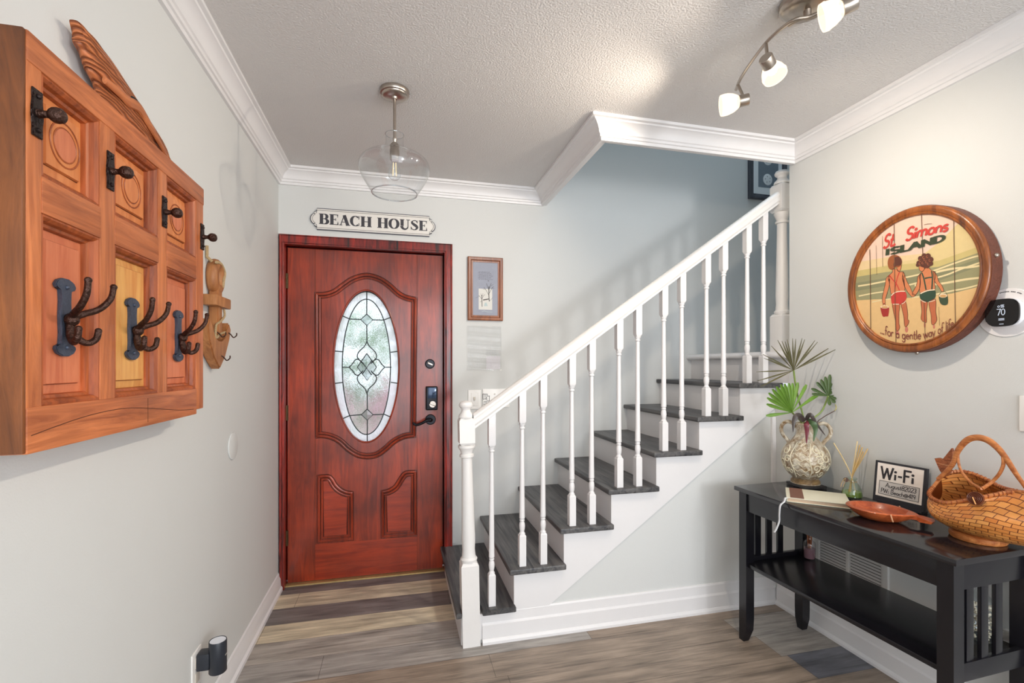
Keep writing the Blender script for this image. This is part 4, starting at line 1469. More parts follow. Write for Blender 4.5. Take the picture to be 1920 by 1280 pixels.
for py in (336.5, 299):
    c = ay(YB - .013, 1439.5, py)
    m = MB().lathe([(0, -.002), (.03, -.0018), (.037, -.0008), (.04, 0)], (c[0], YB - .0128, c[1]), 28, axis=(0, 1, 0), scale=(1, 1.06))
    sdm = m.build('sand_dollar', plain('sand_dollar_print', rgb(220, 224, 226), .6), sd)
    m = MB()
    for k in range(5):
        t = R(90 + 72 * k + 12)
        m.sphere((c[0] + .022 * math.cos(t), YB - .0148, c[1] + .022 * math.sin(t)), .003, (1, .3, 1.6), 8)
    m.build('slot', plain('sand_dollar_slot', rgb(96, 100, 104), .7), sdm)

# ================================================================== CEILING LIGHTS
PC = (-.011, 2.02)
pd = thing('pendant_light', (PC[0], PC[1], ZC), 'clear glass schoolhouse pendant light on a nickel stem in front of the door', 'pendant light')
c0 = (PC[0], PC[1], 0)
MB().lathe([(0, ZC), (.060, ZC), (.0605, ZC - .010), (.058, ZC - .016), (.052, ZC - .018), (.050, ZC - .023), (.046, ZC - .026), (.012, ZC - .027), (.010, ZC - .034), (0, ZC - .034)], c0, 40).build('canopy', M['nickel'], pd)
MB().lathe([(.0062, ZC - .03), (.0062, 2.245), (.008, 2.243), (.008, 2.235), (.0062, 2.232), (.0062, 2.215)], c0, 16).build('rod', M['nickel'], pd)
sk = MB().lathe([(0, 2.225), (.012, 2.223), (.018, 2.215), (.018, 2.196), (.0195, 2.194), (.0195, 2.155), (.0175, 2.153), (.0175, 2.150), (0, 2.150)], c0, 24).build('socket', M['nickel'], pd)
MB().lathe([(.012, 2.150), (.013, 2.135), (.022, 2.115), (.026, 2.098), (.024, 2.082), (.014, 2.072), (0, 2.069)], c0, 24).build('bulb', M['clear'], pd)
m = MB()
for k in range(4):
    a = R(45 + 90 * k)
    m.tube([(PC[0] + .007 * math.cos(a), PC[1] + .007 * math.sin(a), 2.14), (PC[0] + .009 * math.cos(a), PC[1] + .009 * math.sin(a), 2.09)], .0012, 6)
m.build('filament', glowing('warm_filament', rgb(255, 214, 160), 2.0), pd)
G = [(.0375, 2.258), (.036, 2.250), (.036, 2.235), (.038, 2.215), (.044, 2.198), (.060, 2.185), (.085, 2.176), (.112, 2.165), (.134, 2.148), (.1435, 2.128), (.143, 2.108), (.135, 2.085), (.121, 2.060), (.106, 2.036), (.095, 2.018), (.092, 2.011), (.0905, 2.013), (.0905, 2.019)]
gs = MB()
gs.lathe([(r, z) for r, z in [(v.x, v.y) for v in smooth_path([(a, b, 0) for a, b in G], 3)]], c0, 64)
gsh = gs.build('glass_shade', M['clear'], pd, ang=180)
MB().tube([(PC[0] + .0915 * math.cos(t), PC[1] + .0915 * math.sin(t), 2.014) for t in [2 * math.pi * i / 60 for i in range(60)]], .0022, 8, True).build('glass_rim', thin_glass('rim_glass', (.86, .88, .9, 1), .05, 1.9, 1.6), gsh)
MB().tube([(PC[0] + .0375 * math.cos(t), PC[1] + .0375 * math.sin(t), 2.258) for t in [2 * math.pi * i / 40 for i in range(40)]], .0016, 8, True).build('neck_rim', thin_glass('rim_glass2', (.8, .82, .84, 1), .05, 1.9, 1.6), gsh)

tl = thing('track_light', (1.245, 1.22, ZC), 'curved brushed nickel ceiling track light with lit frosted glass heads', 'track light')
MB().lathe([(0, ZC), (.076, ZC), (.08, ZC - .004), (.078, ZC - .016), (.066, ZC - .026), (.03, ZC - .031), (.012, ZC - .033), (.010, ZC - .058), (0, ZC - .058)], (1.245, 1.215, 0), 40).build('canopy', M['nickel'], tl)
rp = smooth_path([(1.280, 1.578), (1.247, 1.512), (1.214, 1.415), (1.188, 1.305), (1.196, 1.22), (1.236, 1.19), (1.262, 1.12), (1.255, 1.0), (1.21, .88), (1.16, .80)], 6)
rod = MB()
rod.tube([(p.x, p.y, 2.372) for p in rp], .0055, 10)
rod.tube([(p.x + .012, p.y, 2.372) for p in rp[22:44]], .0045, 10)
rod.build('curved_rail', M['nickel'], tl)
shade_m = glowing('lit_frosted_shade', rgb(255, 236, 205), 1.9, .35)
shade_in = glowing('lamp_bulb', rgb(255, 240, 215), 9.0, .0)


def lamp_head(top, sock, mouth, name='lamp_head', power=30.0):
    top, sock, mouth = Vector(top), Vector(sock), Vector(mouth)
    d = (mouth - sock).normalized()
    b = MB()
    b.lathe([(0, 0), (.0195, 0), (.021, .002), (.021, .034), (.019, .036), (0, .036)], sock, 24, axis=d)
    h = b.build(name, M['nickel'], tl)
    MB().tube([top, sock + d * .018 + Vector((0, 0, .012))], .0055, 10, flat=(1.0, 1.0)).build('stem', M['nickel'], h)
    L = (mouth - sock).length
    pr = [(.0195, .034), (.026, .042), (.033, .055), (.0375, .072), (.0385, L - .012), (.0365, L), (.034, L - .002)]
    MB().lathe(pr, sock, 32, axis=d).build('glass_shade', shade_m, h)
    bb = sock + d * (L * .62)
    MB().sphere(bb, .017, n=16).build('bulb', shade_in, h)
    l = bpy.data.lights.new('lamp', 'SPOT'); l.energy = power; l.color = (1, .86, .70); l.shadow_soft_size = .02
    l.spot_size = R(140); l.spot_blend = 1.0
    o = bpy.data.objects.new('lamp', l); COL.objects.link(o)
    o.parent = tl
    o.location = (sock + d * (L + .012)) - wl(tl)
    o.rotation_euler = (d + Vector((0, 0, -.36))).to_track_quat('-Z', 'Y').to_euler()
    return h


lamp_head((1.262, 1.545, 2.370), (1.283, 1.513, 2.300), (1.197, 1.560, 2.288))
lamp_head((1.190, 1.325, 2.370), (1.152, 1.285, 2.292), (1.222, 1.318, 2.258))
lamp_head((1.255, 1.03, 2.370), (1.225, 1.035, 2.300), (1.163, 1.088, 2.278))
lamp_head((1.180, .83, 2.370), (1.165, .82, 2.300), (1.105, .76, 2.27), power=12.0)

# ================================================================== RIGHT WALL
# ---- round barrel-lid sign
RF = 1.955                                       # front edge of its rim
BC = (1.437, 1.636)                              # centre (y, z)
BRY, BRZ = .262, .283
bl = thing('barrel_lid_sign', (XR, BC[0], BC[1] - BRZ), 'round barrel-lid wall sign with two children on a beach reading St. Simons ISLAND', 'wall sign')
bsc = BRY / BRZ


def ell_lathe(prof, name, mat, parent, ang=35, n=72):
    mb = MB()
    rows = []
    for r, x in prof:
        rows.append([(x, BC[0] + r * bsc * math.cos(t), BC[1] + r * math.sin(t)) for t in [2 * math.pi * i / n for i in range(n)]])
    mb.grid(rows, closed_u=True)
    return mb.build(name, mat, parent, ang=ang)


rimw = wood('barrel_rim', rgb(108, 56, 22), rgb(172, 98, 42), 'z', 30, 6, .35, bump=.2, coat=.2, blotch=.3, dark=rgb(66, 36, 18))
band = plain('rusty_band', rgb(104, 56, 40), .5, .3, bump=.4, bscale=120, vary=.4, vscale=40)
ell_lathe([(BRZ - .034, RF + .013), (BRZ - .033, RF + .004), (BRZ - .028, RF + .001), (BRZ - .024, RF + .004), (BRZ - .021, RF + .001), (BRZ - .010, RF - .001), (BRZ - .003, RF + .001), (BRZ, RF + .005), (BRZ, RF + .010)], 'rim', rimw, bl, 50)
ell_lathe([(BRZ - .002, RF + .009), (BRZ + .002, RF + .010), (BRZ + .002, XR - .006), (BRZ - .004, XR - .002)], 'metal_band', band, bl)
for t in (R(172), R(268), R(8)):
    MB().sphere((RF + .03, BC[0] + (BRZ + .003) * bsc * math.cos(t), BC[1] + (BRZ + .003) * math.sin(t)), .008, n=12).build('rivet', M['nickel'], bl)
FXp = RF + .011


def layer(k):
    return FXp - .0003 * k


def bpt(k):
    x = layer(k)
    return lambda X, Y: tuple(on(0, x, 1560 + X / 4, 360 + Y / 4))


def kpt(k):
    x = layer(k)
    return lambda X, Y: tuple(on(0, x, 1640 + X / 7.11, 460 + Y / 7.11))


RIN = BRZ - .03
def cband(k, lo, hi, col, name, parent, rough=.5):
    """band of the printed picture between two lines given in close-up pixels"""
    mb = MB()
    f = bpt(k)
    def interp(L, a):
        # L: list of (a, b) in face coords sorted by a
        if a <= L[0][0]: return L[0][1]
        for p, q_ in zip(L, L[1:]):
            if a <= q_[0]:
                t = (a - p[0]) / (q_[0] - p[0]); return p[1] + t * (q_[1] - p[1])
        return L[-1][1]
    def fc(L):
        o = []
        for X, Y in L:
            p = f(X, Y); o.append((-(p[1] - BC[0]), p[2] - BC[1]))
        return sorted(o)
    LO = fc(lo) if lo else None
    HI = fc(hi) if hi else None
    rows = [[], []]
    n = 80
    for i in range(n + 1):
        a = -RIN * bsc * math.cos(math.pi * i / n)
        h = RIN * math.sqrt(max(0, 1 - (a / (RIN * bsc)) ** 2))
        l = max(-h, min(h, interp(LO, a))) if LO else -h
        u = max(-h, min(h, interp(HI, a))) if HI else h
        if u <= l: u = l + 1e-5
        rows[0].append((layer(k), BC[0] - a, BC[1] + l)); rows[1].append((layer(k), BC[0] - a, BC[1] + u))
    mb.grid(rows)
    mt_ = col if not isinstance(col, tuple) else plain(name + '_print', col, rough, vary=.06, vscale=60)
    return mb.build(name, mt_, parent, smooth=False)


face = cband(0, None, None, rgb(226, 196, 176), 'face', bl)
HOR = [(100, 650), (400, 600), (800, 560), (1180, 425)]
SAND = [(100, 815), (420, 800), (640, 790), (900, 760), (1180, 690)]
def sh(L, d):
    return [(x, y + d) for x, y in L]
cband(1, HOR, sh(HOR, -110), rgb(222, 196, 150), 'haze', face)
cband(1.2, HOR, sh(HOR, -45), rgb(198, 180, 118), 'far_haze', face)
m = [(900, 330), (1000, 250), (1100, 300), (1180, 300)]
cband(1.1, sh(HOR, -45), [(640, 500), (800, 380), (950, 230), (1180, 190)], rgb(214, 192, 138), 'evening_haze', face)
cband(2, SAND, HOR, rgb(150, 146, 108), 'sea', face)
cband(2.2, sh(HOR, 105), sh(HOR, 45), rgb(132, 132, 100), 'deep_water', face)
cband(2, None, SAND, rgb(224, 186, 130), 'sand', face)
wv = MB()
cream = plain('wave_print', rgb(226, 208, 160), .5)
for L, w in (([(195, 705), (290, 690), (440, 660), (600, 630), (760, 590), (900, 540), (1050, 490), (1130, 472)], 12), ([(560, 700), (700, 665), (860, 620), (960, 580), (1135, 520)], 12), ([(200, 780), (300, 760), (420, 742)], 10),
             ([(620, 700), (780, 690), (860, 680), (1000, 655), (1130, 640)], 16), ([(600, 790), (760, 770), (900, 740), (1000, 722), (1120, 690)], 12), ([(780, 600), (900, 575), (1060, 560), (1130, 545)], 16), ([(300, 825), (380, 808), (440, 800)], 8)):
    wv.ribbon(sp2(L, 4), w, bpt(3))
wv.build('wave_lines', cream, face, smooth=False)
dk = MB()
for L, w in (([(283, 430), (287, 640), (290, 1030)], 5), ([(465, 240), (470, 640), (480, 1155)], 5), ([(670, 150), (680, 470)], 5), ([(690, 830), (700, 1150)], 4), ([(912, 210), (918, 600), (925, 1010)], 5), ([(378, 330), (380, 560)], 2.5), ([(330, 400), (336, 620)], 2), ([(800, 860), (806, 1000)], 2),
             ([(690, 245), (720, 238), (748, 236)], 3)):
    dk.ribbon(L, w, bpt(9))
dk.build('plank_joint', plain('plank_joint', rgb(112, 82, 60), .7), face, smooth=False)
ART = {}
def amat(n, c):
    if n not in ART:
        ART[n] = plain(n, c, .5, vary=.10, vscale=70)
    return ART[n]
skin = amat('printed_skin', rgb(208, 128, 84)); skin2 = amat('printed_skin_shade', rgb(190, 106, 70))
red = amat('printed_red', rgb(196, 62, 52)); grn = amat('printed_green', rgb(50, 74, 56)); tr = amat('printed_trim', rgb(236, 214, 186))
h1 = amat('printed_auburn', rgb(150, 84, 44)); h2 = amat('printed_brown', rgb(92, 50, 36)); out_ = amat('printed_outline', rgb(74, 44, 34))


def art(name, mat, k, polys=(), lines=(), parent=None):
    mb = MB()
    f = kpt(k)
    for p in polys:
        p = sp2(p, 3, True)
        try:
            mb.bm.faces.new([mb.bm.verts.new(f(*q_)) for q_ in p])
        except ValueError:
            pass
    for L, w in lines:
        mb.ribbon(sp2(L, 3), w, f)
    return mb.build(name, mat, parent or face, smooth=False)


torso1 = [(235, 320), (290, 312), (330, 350), (380, 352), (400, 392), (392, 450), (400, 605), (330, 610), (240, 645), (216, 640), (205, 560), (190, 480), (178, 440), (195, 395), (235, 358)]
larm1 = [(195, 395), (152, 440), (140, 520), (112, 640), (100, 720), (110, 778), (140, 772), (142, 720), (165, 640), (188, 560), (200, 490)]
rarm1 = [(378, 350), (402, 392), (430, 480), (470, 550), (510, 640), (545, 662), (512, 686), (480, 670), (420, 590), (392, 520), (368, 440)]
legl1 = [(235, 785), (330, 785), (325, 900), (325, 1040), (336, 1090), (310, 1140), (285, 1120), (275, 1000), (250, 880)]
legr1 = [(350, 780), (412, 745), (440, 900), (440, 980), (460, 1010), (430, 1075), (400, 1072), (390, 960), (372, 880)]
face1 = [(296, 285), (350, 245), (352, 300), (330, 345), (303, 335)]
torso2 = [(640, 345), (690, 290), (722, 300), (760, 335), (800, 350), (812, 420), (796, 480), (802, 585), (700, 595), (610, 632), (598, 560), (605, 480), (592, 420), (610, 375)]
larm2 = [(612, 375), (575, 420), (560, 520), (520, 600), (500, 650), (540, 662), (580, 610), (607, 540), (612, 470)]
rarm2 = [(785, 338), (830, 400), (850, 470), (900, 540), (922, 610), (890, 612), (860, 560), (808, 490), (790, 430)]
legl2 = [(615, 725), (702, 750), (690, 880), (692, 1010), (670, 1025), (618, 980), (628, 880)]
legr2 = [(722, 752), (812, 715), (815, 880), (830, 990), (792, 1052), (760, 1045), (752, 930), (735, 850)]
face2 = [(588, 275), (645, 285), (662, 312), (640, 345), (600, 330)]
sk_polys = [torso1, larm1, rarm1, face1, torso2, larm2, rarm2, face2]
art('children_skin', skin, 4, sk_polys)
art('children_legs', skin2, 4, [legl1, legr1, legl2, legr2])
art('children_outline', out_, 5.5, [], [(p + p[:1], 4.5) for p in sk_polys + [legl1, legr1, legl2, legr2]] + [([(400, 400), (380, 460), (400, 560)], 3), ([(610, 450), (606, 560)], 3)])
art('red_trunks', red, 6, [[(222, 662), (262, 630), (330, 612), (404, 614), (426, 680), (405, 740), (350, 785), (240, 782), (222, 740)]], [([(195, 395), (240, 455), (285, 505), (315, 565), (332, 605)], 13), ([(332, 352), (305, 420), (285, 505), (272, 570), (268, 640)], 11)])
art('green_trunks', grn, 6, [[(608, 640), (700, 603), (802, 592), (810, 690), (745, 732), (700, 755), (610, 712)]], [([(628, 365), (655, 440), (685, 590)], 18), ([(758, 340), (770, 430), (762, 590)], 18), ([(668, 440), (720, 428), (770, 425)], 18)])
art('white_trim', tr, 7, [], [([(610, 642), (700, 603), (802, 590)], 14), ([(610, 722), (650, 748), (680, 756)], 9), ([(722, 752), (770, 742), (806, 724)], 9)])
art('white_trim', tr, 7, [], [([(222, 670), (262, 632), (330, 612), (406, 610)], 12), ([(245, 783), (325, 783)], 11), ([(358, 780), (390, 765), (410, 742)], 9)])
art('auburn_hair', h1, 7, [[(172, 235), (190, 165), (240, 130), (310, 135), (356, 180), (362, 240), (330, 282), (290, 290), (270, 296), (240, 315), (214, 322), (186, 296)]])
art('hair_shade', h2, 8, [[(270, 160), (320, 150), (356, 190), (358, 240), (330, 270), (285, 275), (262, 300), (250, 260), (262, 210)]])
cur = MB()
for (a, b, r_) in ((590, 235, 34), (612, 175, 36), (660, 140, 36), (712, 140, 36), (750, 185, 34), (745, 240, 34), (706, 262, 36), (650, 250, 42), (690, 195, 46), (640, 200, 40), (570, 262, 22), (700, 285, 20), (668, 285, 18)):
    cur.bm.faces.new([cur.bm.verts.new(kpt(7 + .04 * cur.lift)(*q_)) for q_ in arc(a, b, r_, r_, 0, 345, 23)])
    cur.lift += 1
cur.build('curly_hair', h2, face, smooth=False)
cur = MB()
for (a, b, r_) in ((605, 200, 14), (650, 160, 13), (700, 150, 13), (735, 200, 13), (690, 220, 14), (640, 235, 13), (715, 250, 12), (665, 190, 12), (600, 245, 11)):
    cur.ribbon(arc(a, b, r_, r_, 30, 290, 10), 6, kpt(8))
cur.build('hair_curl', amat('printed_curl', rgb(168, 100, 66)), face, smooth=False)
art('red_bucket', amat('printed_bucket_red', rgb(164, 48, 42)), 6, [[(78, 822), (132, 832), (190, 812), (180, 935), (150, 945), (105, 942)]], [([(108, 815), (112, 785), (125, 772), (140, 780), (146, 812)], 6)])
art('green_bucket', amat('printed_bucket_green', rgb(62, 78, 56)), 6, [[(855, 672), (915, 690), (968, 658), (976, 770), (932, 796), (876, 772)]], [([(856, 668), (880, 628), (918, 612), (950, 625), (966, 660)], 5)])
art('bucket_rim', tr, 7, [arc(134, 820, 55, 20, 0, 345, 20), arc(912, 670, 54, 26, 0, 345, 20)])
art('bucket_sand', amat('printed_bucket_sand', rgb(206, 158, 98)), 8, [arc(134, 822, 44, 14, 0, 345, 20), arc(912, 674, 42, 18, 0, 345, 20)])
art('foot_shadow', amat('printed_shadow', rgb(198, 120, 100)), 3, [arc(300, 1165, 26, 26, 0, 345, 10), arc(425, 1120, 22, 40, 0, 345, 10), arc(668, 1060, 12, 40, 0, 345, 10), arc(790, 1080, 14, 30, 0, 345, 10)])  # shadows under the children's feet, painted as reddish blots in the print


def along(path, total):
    """map (a, b) in letter units to a point on a curved baseline in close-up pixels"""
    P_ = [Vector(p) for p in sp2(path, 8)]
    Ls = [0]
    for p, q_ in zip(P_, P_[1:]):
        Ls.append(Ls[-1] + (q_ - p).length)
    def at(a):
        s = max(0, min(Ls[-1], a / total * Ls[-1]))
        for i in range(len(P_) - 1):
            if s <= Ls[i + 1] + 1e-9:
                t = (s - Ls[i]) / max(1e-9, Ls[i + 1] - Ls[i])
                return P_[i].lerp(P_[i + 1], t), (P_[i + 1] - P_[i]).normalized()
        return P_[-1], (P_[-1] - P_[-2]).normalized()
    return at


def word(text, path, hgt, w, mat, name, k=9, lean=0.0, cap=1.0, up=(.0, -1.0)):
    at = along(path, text_width(text))
    f = bpt(k)
    def fr_(a, b):
        p, d = at(a)
        return f(p.x + up[0] * b * hgt + d.x * lean * b * hgt, p.y + up[1] * b * hgt + d.y * lean * b * hgt)
    mb = MB()
    write(mb, text, fr_, w)
    return mb.build(name, mat, face, smooth=False)


word('St.', [(378, 425), (478, 395)], 96, .17, red, 'script_lettering', lean=.25)
word('Simons', [(545, 368), (700, 325), (870, 288)], 92, .17, red, 'script_lettering', lean=.25)
word('ISLAND', [(400, 476), (620, 424), (850, 362)], 46, .25, amat('printed_dark_green', rgb(52, 62, 40)), 'block_lettering', lean=.1)
brn = amat('printed_maroon', rgb(126, 58, 50))
word('...for a gentle way of life.', [(362, 1058), (440, 1082), (560, 1102), (680, 1098), (800, 1062), (925, 1000)], 68, .105, brn, 'motto_lettering')

# ---- thermostat
th = thing('thermostat', (XR, 1.166, 1.40), 'black rounded-square smart thermostat showing 70 on a round white plate', 'thermostat')
MB().lathe([(0, 0), (.081, 0), (.0825, .0015), (.0815, .004), (0, .0045)], (XR, 1.165, 1.480), 56, axis=(-1, 0, 0)).build('wall_plate', plain('white_plate', rgb(232, 230, 230), .4), th)


def squircle(cy, cz, r, n=56, e=3.2):
    o = []
    for i in range(n):
        t = 2 * math.pi * i / n
        c, s = math.cos(t), math.sin(t)
        k = (abs(c) ** e + abs(s) ** e) ** (-1 / e)
        o.append((cy + r * k * c, cz + r * k * s))
    return o


ty, tz = 1.163, 1.479
MB().prism(squircle(ty, tz, .047), 'x', XR - .024, XR - .004, .003).build('bezel', plain('white_bezel', rgb(214, 214, 218), .35), th)
MB().prism(squircle(ty, tz, .0465), 'x', XR - .030, XR - .0235, .003).build('screen', plain('black_glass', rgb(18, 18, 20), .07, spec=.6), th)
disp = glowing('screen_digits', rgb(225, 232, 245), 1.0)
m = MB()
fx = XR - .0306
def tf(s, y0, z0):
    return lambda a, b: (fx, ty + y0 - a * s, tz + z0 + b * s)
write(m, '70', tf(.0205, .0125, -.008), .11)
write(m, '55', tf(.0085, .002, .0175), .2)
m.ribbon(arc(0, 0, .0028, .0028, 0, 360, 12), .0014, lambda a, b: (fx, ty + .0075 - a, tz + .0215 + b))
for r_ in range(2):
    m.ribbon([(0, 0), (.016, 0)], .0022, lambda a, b: (fx, ty + .008 - a, tz - .0205 - r_ * .0042 + b))
m.ribbon([(0, 0), (.012, 0)], .0018, lambda a, b: (fx, ty + .006 - a, tz - .0385 + b))
m.build('readout', disp, th, smooth=False)
m = MB()
for k in range(22):
    t = R(48 + 3.6 * k)
    if k in (6, 7, 14, 18):
        continue
    m.ribbon([(-.0018, 0), (.0018, 0)], .0026, lambda a, b: (XR - .0047, 1.165 + .071 * math.cos(t) + a, 1.480 + .071 * math.sin(t) + b))
m.build('printed_note', M['ink'], th, smooth=False)

# ---- switch plate at the right edge of the frame
s2 = thing('light_switch', (XR, 1.09, 1.08), 'white light switch plate on the right wall above the wicker basket', 'light switch')
MB().box(XR - .006, XR, 1.052, 1.131, 1.081, 1.200, .003, 3).build('cover', M['switch'], s2)
MB().box(XR - .010, XR - .005, 1.075, 1.108, 1.108, 1.174, .002).build('rocker', M['switch'], s2)

# ---- return-air grille low on the wall behind the table
vt = thing('wall_vent', (XR, 1.75, .22), 'white louvred return-air grille on the wall behind the black table', 'vent')
vm = plain('vent_enamel', rgb(214, 212, 208), .45)
m = MB()
y0, y1, z0, z1 = 1.56, 1.915, .20, .505
for b in ((y0, y0 + .028, z0, z1), (y1 - .022, y1, z0, z1), (y0, y1, z0, z0 + .022), (y0, y1, z1 - .022, z1), (1.735, 1.752, z0, z1)):
    m.box(XR - .012, XR, *b, .002)
m.build('vent_frame', vm, vt)
MB().box(XR - .003, XR - .0005, y0 + .01, y1 - .01, z0 + .01, z1 - .01).build('duct_shadow', M['painted_shade'], vt, smooth=False)
m = MB()
z = z0 + .028
while z < z1 - .024:
    for a, b in ((y0 + .028, 1.735), (1.752, y1 - .022)):
        m.prism([(XR - .011, z - .003), (XR - .0095, z - .004), (XR - .004, z + .004), (XR - .0055, z + .005)][::-1], 'y', a, b)
    z += .0135
m.build('louvres', vm, vt, smooth=False)

# ---- amber jar plugged in low on the wall behind the near end of the table
am = thing('scent_warmer', (1.985, 1.15, .30), 'small round glass jar of amber oil at the right edge, below the black table', 'air freshener')
MB().lathe([(0, .306), (.016, .306), (.024, .314), (.0255, .33), (.024, .345), (.018, .356), (.014, .36), (.014, .374)], (1.984, 1.150, 0), 28).build('jar', thin_glass('jar_glass', (.95, .97, .96, 1), .03, 1.5, 1.4), am)
MB().lathe([(0, .310), (.015, .310), (.0215, .316), (.0225, .33), (.0215, .342), (0, .342)], (1.984, 1.150, 0), 24).build('amber_oil', plain('amber_oil', rgb(204, 104, 30), .2, vary=.2, vscale=50), am)
MB().box(1.992, XR - .001, 1.134, 1.166, .372, .405, .005).build('plug', M['switch'], am)

# ================================================================== CONSOLE TABLE
PHI = math.atan2(.036, .903)
TM = Matrix.Translation((1.568, 1.948, 0)) @ Matrix.Rotation(PHI, 4, 'Z')      # local: x to the wall, y away from the camera, origin at far front corner of the top
TL, TD, TH = .904, .41, .725


def tw_(x, y, z):
    return TM @ Vector((x, y, z))


ct = thing('console_table', tuple(tw_(TD / 2, -TL / 2, 0)), 'black wooden console table with slatted ends and a lower shelf, against the right wall', 'table')


def tbox(name, x0, x1, y0, y1, z0, z1, bev=.002, mat='black_wood'):
    return MB().box(x0, x1, y0, y1, z0, z1, bev, 2, TM).build(name, M[mat], ct)


tbox('tabletop', 0, TD, -TL, 0, TH - .02, TH, .003, 'black_top')
ins, lw = .016, .045
ax0, ax1, ay0, ay1 = ins, TD - ins, -TL + ins, -ins
for (x, y) in ((ax0, ay1 - lw), (ax0, ay0), (ax1 - lw, ay1 - lw), (ax1 - lw, ay0)):
    m = MB()
    rows = []
    inx, iny = (1 if x == ax0 else -1), (1 if y == ay0 else -1)
    for z, t in ((0, .016), (.055, .002), (.11, 0), (TH - .02, 0)):
        xa, xb = (x, x + lw - t) if inx > 0 else (x + t, x + lw)
        ya, yb = (y, y + lw - t) if iny > 0 else (y + t, y + lw)
        rows.append([tw_(xa, ya, z), tw_(xb, ya, z), tw_(xb, yb, z), tw_(xa, yb, z)])
    m.grid(rows, closed_u=True)
    m.bm.verts.ensure_lookup_table()
    m.bm.faces.new([m.bm.verts[i] for i in (3, 2, 1, 0)])
    m.build('leg', M['black_wood'], ct, ang=20)
for x in (ax0 + .006, ax1 - .024):
    tbox('apron', x, x + .018, ay0 + lw, ay1 - lw, TH - .108, TH - .02)
for y in (ay0 + .008, ay1 - .026):
    tbox('end_rail', ax0 + lw, ax1 - lw, y, y + .018, TH - .108, TH - .02)
    tbox('end_rail', ax0 + lw, ax1 - lw, y, y + .018, .335, .392)
    for k in range(3):
        xs = ax0 + lw + .030 + k * .066
        tbox('slat', xs, xs + .032, y + .003, y + .015, .390, TH - .106)
SH = .372
tbox('shelf', ax0 + .010, ax1 - .004, ay0 + .026, ay1 - .026, SH - .018, SH, .003)

# ---- things on the shelf
p = (1.930, 1.872)
rd = thing('reed_diffuser', (p[0], p[1], SH), 'small clear bottle of mauve liquid with brown reeds on the lower shelf', 'reed diffuser')
MB().lathe([(0, SH + .001), (.023, SH + .001), (.0255, SH + .005), (.0255, SH + .068), (.023, SH + .08), (.013, SH + .09), (.011, SH + .095), (.011, SH + .108), (.0125, SH + .110)], (*p, 0), 24).build('bottle', thin_glass('mauve_bottle', (.93, .90, .92, 1), .03, 1.5, 1.6), rd)
MB().lathe([(0, SH + .003), (.0225, SH + .003), (.024, SH + .006), (.024, SH + .05), (0, SH + .05)], (*p, 0), 24).build('liquid', plain('mauve_liquid', rgb(150, 118, 124), .15), rd)
for k in range(5):
    a = R(72 * k + 20)
    MB().tube([(p[0] + .004 * math.cos(a), p[1] + .004 * math.sin(a), SH + .03), (p[0] + .010 * math.cos(a + .4), p[1] + .010 * math.sin(a + .4), SH + .105), (p[0] + .026 * math.cos(a + .6), p[1] + .02 * math.sin(a + .6), SH + .2)], .0022, 7).build('reed', plain('brown_reed', rgb(166, 96, 54), .7), rd)

p = (1.93, 1.185)
sj = thing('shell_bottle', (p[0], p[1], SH), 'tall corked glass bottle filled with pale shells on the near end of the shelf', 'bottle')
MB().lathe([(0, SH + .001), (.035, SH + .001), (.038, SH + .005), (.038, SH + .118), (.034, SH + .135), (.018, SH + .152), (.0135, SH + .165), (.0135, SH + .195), (.016, SH + .198)], (*p, 0), 28).build('bottle', thin_glass('shell_bottle_glass', (.93, .97, .98, 1), .03, 1.5, 1.6), sj)
sm = plain('shell_mix', rgb(206, 194, 172), .5, vary=.45, vscale=90)
m = MB()
rnd = random.Random(9)
for k in range(110):
    z = SH + .008 + .11 * k / 110
    a = rnd.uniform(0, 6.28); rr = .031 * math.sqrt(rnd.uniform(.35, 1))
    m.sphere((p[0] + rr * math.cos(a), p[1] + rr * math.sin(a), z), rnd.uniform(.004, .007), (rnd.uniform(.7, 1.2), rnd.uniform(.7, 1.2), rnd.uniform(.5, .9)), 8)
o = m.build('shells', sm, sj)
o['kind'] = 'stuff'
MB().lathe([(0, SH + .178), (.012, SH + .178), (.0145, SH + .215), (.013, SH + .22), (0, SH + .22)], (*p, 0), 18).build('cork', plain('cork', rgb(178, 132, 84), .8, bump=.4, bscale=150, vary=.2, vscale=60), sj)

# ---- vase with palm leaves
VC = Vector((1.902, 1.868, TH))
slate = MB().box(VC.x - .062, VC.x + .052, VC.y - .072, VC.y + .05, TH + .0003, TH + .012, .001, 1,
                 Matrix.Translation(VC) @ Matrix.Rotation(R(-6), 4, 'Z') @ Matrix.Translation(-VC)).build('slate_coaster', plain('dark_slate', rgb(52, 50, 50), .5, bump=.3, bscale=90, vary=.25, vscale=40))
tag(slate, 'square dark slate coaster under the cream vase', 'coaster')
vb = TH + .0123
VP = [(0, 0), (.057, 0), (.061, .004), (.060, .013), (.055, .019), (.053, .024), (.066, .038), (.086, .066), (.098, .098), (.1005, .122), (.094, .152), (.077, .182), (.058, .206), (.044, .226), (.039, .246), (.041, .264), (.047, .277), (.050, .283), (.047, .288), (.041, .284), (.034, .25), (.036, .22), (0, .21)]
vprof = [(v.x, v.y) for v in smooth_path([(a, b, 0) for a, b in VP], 3)]


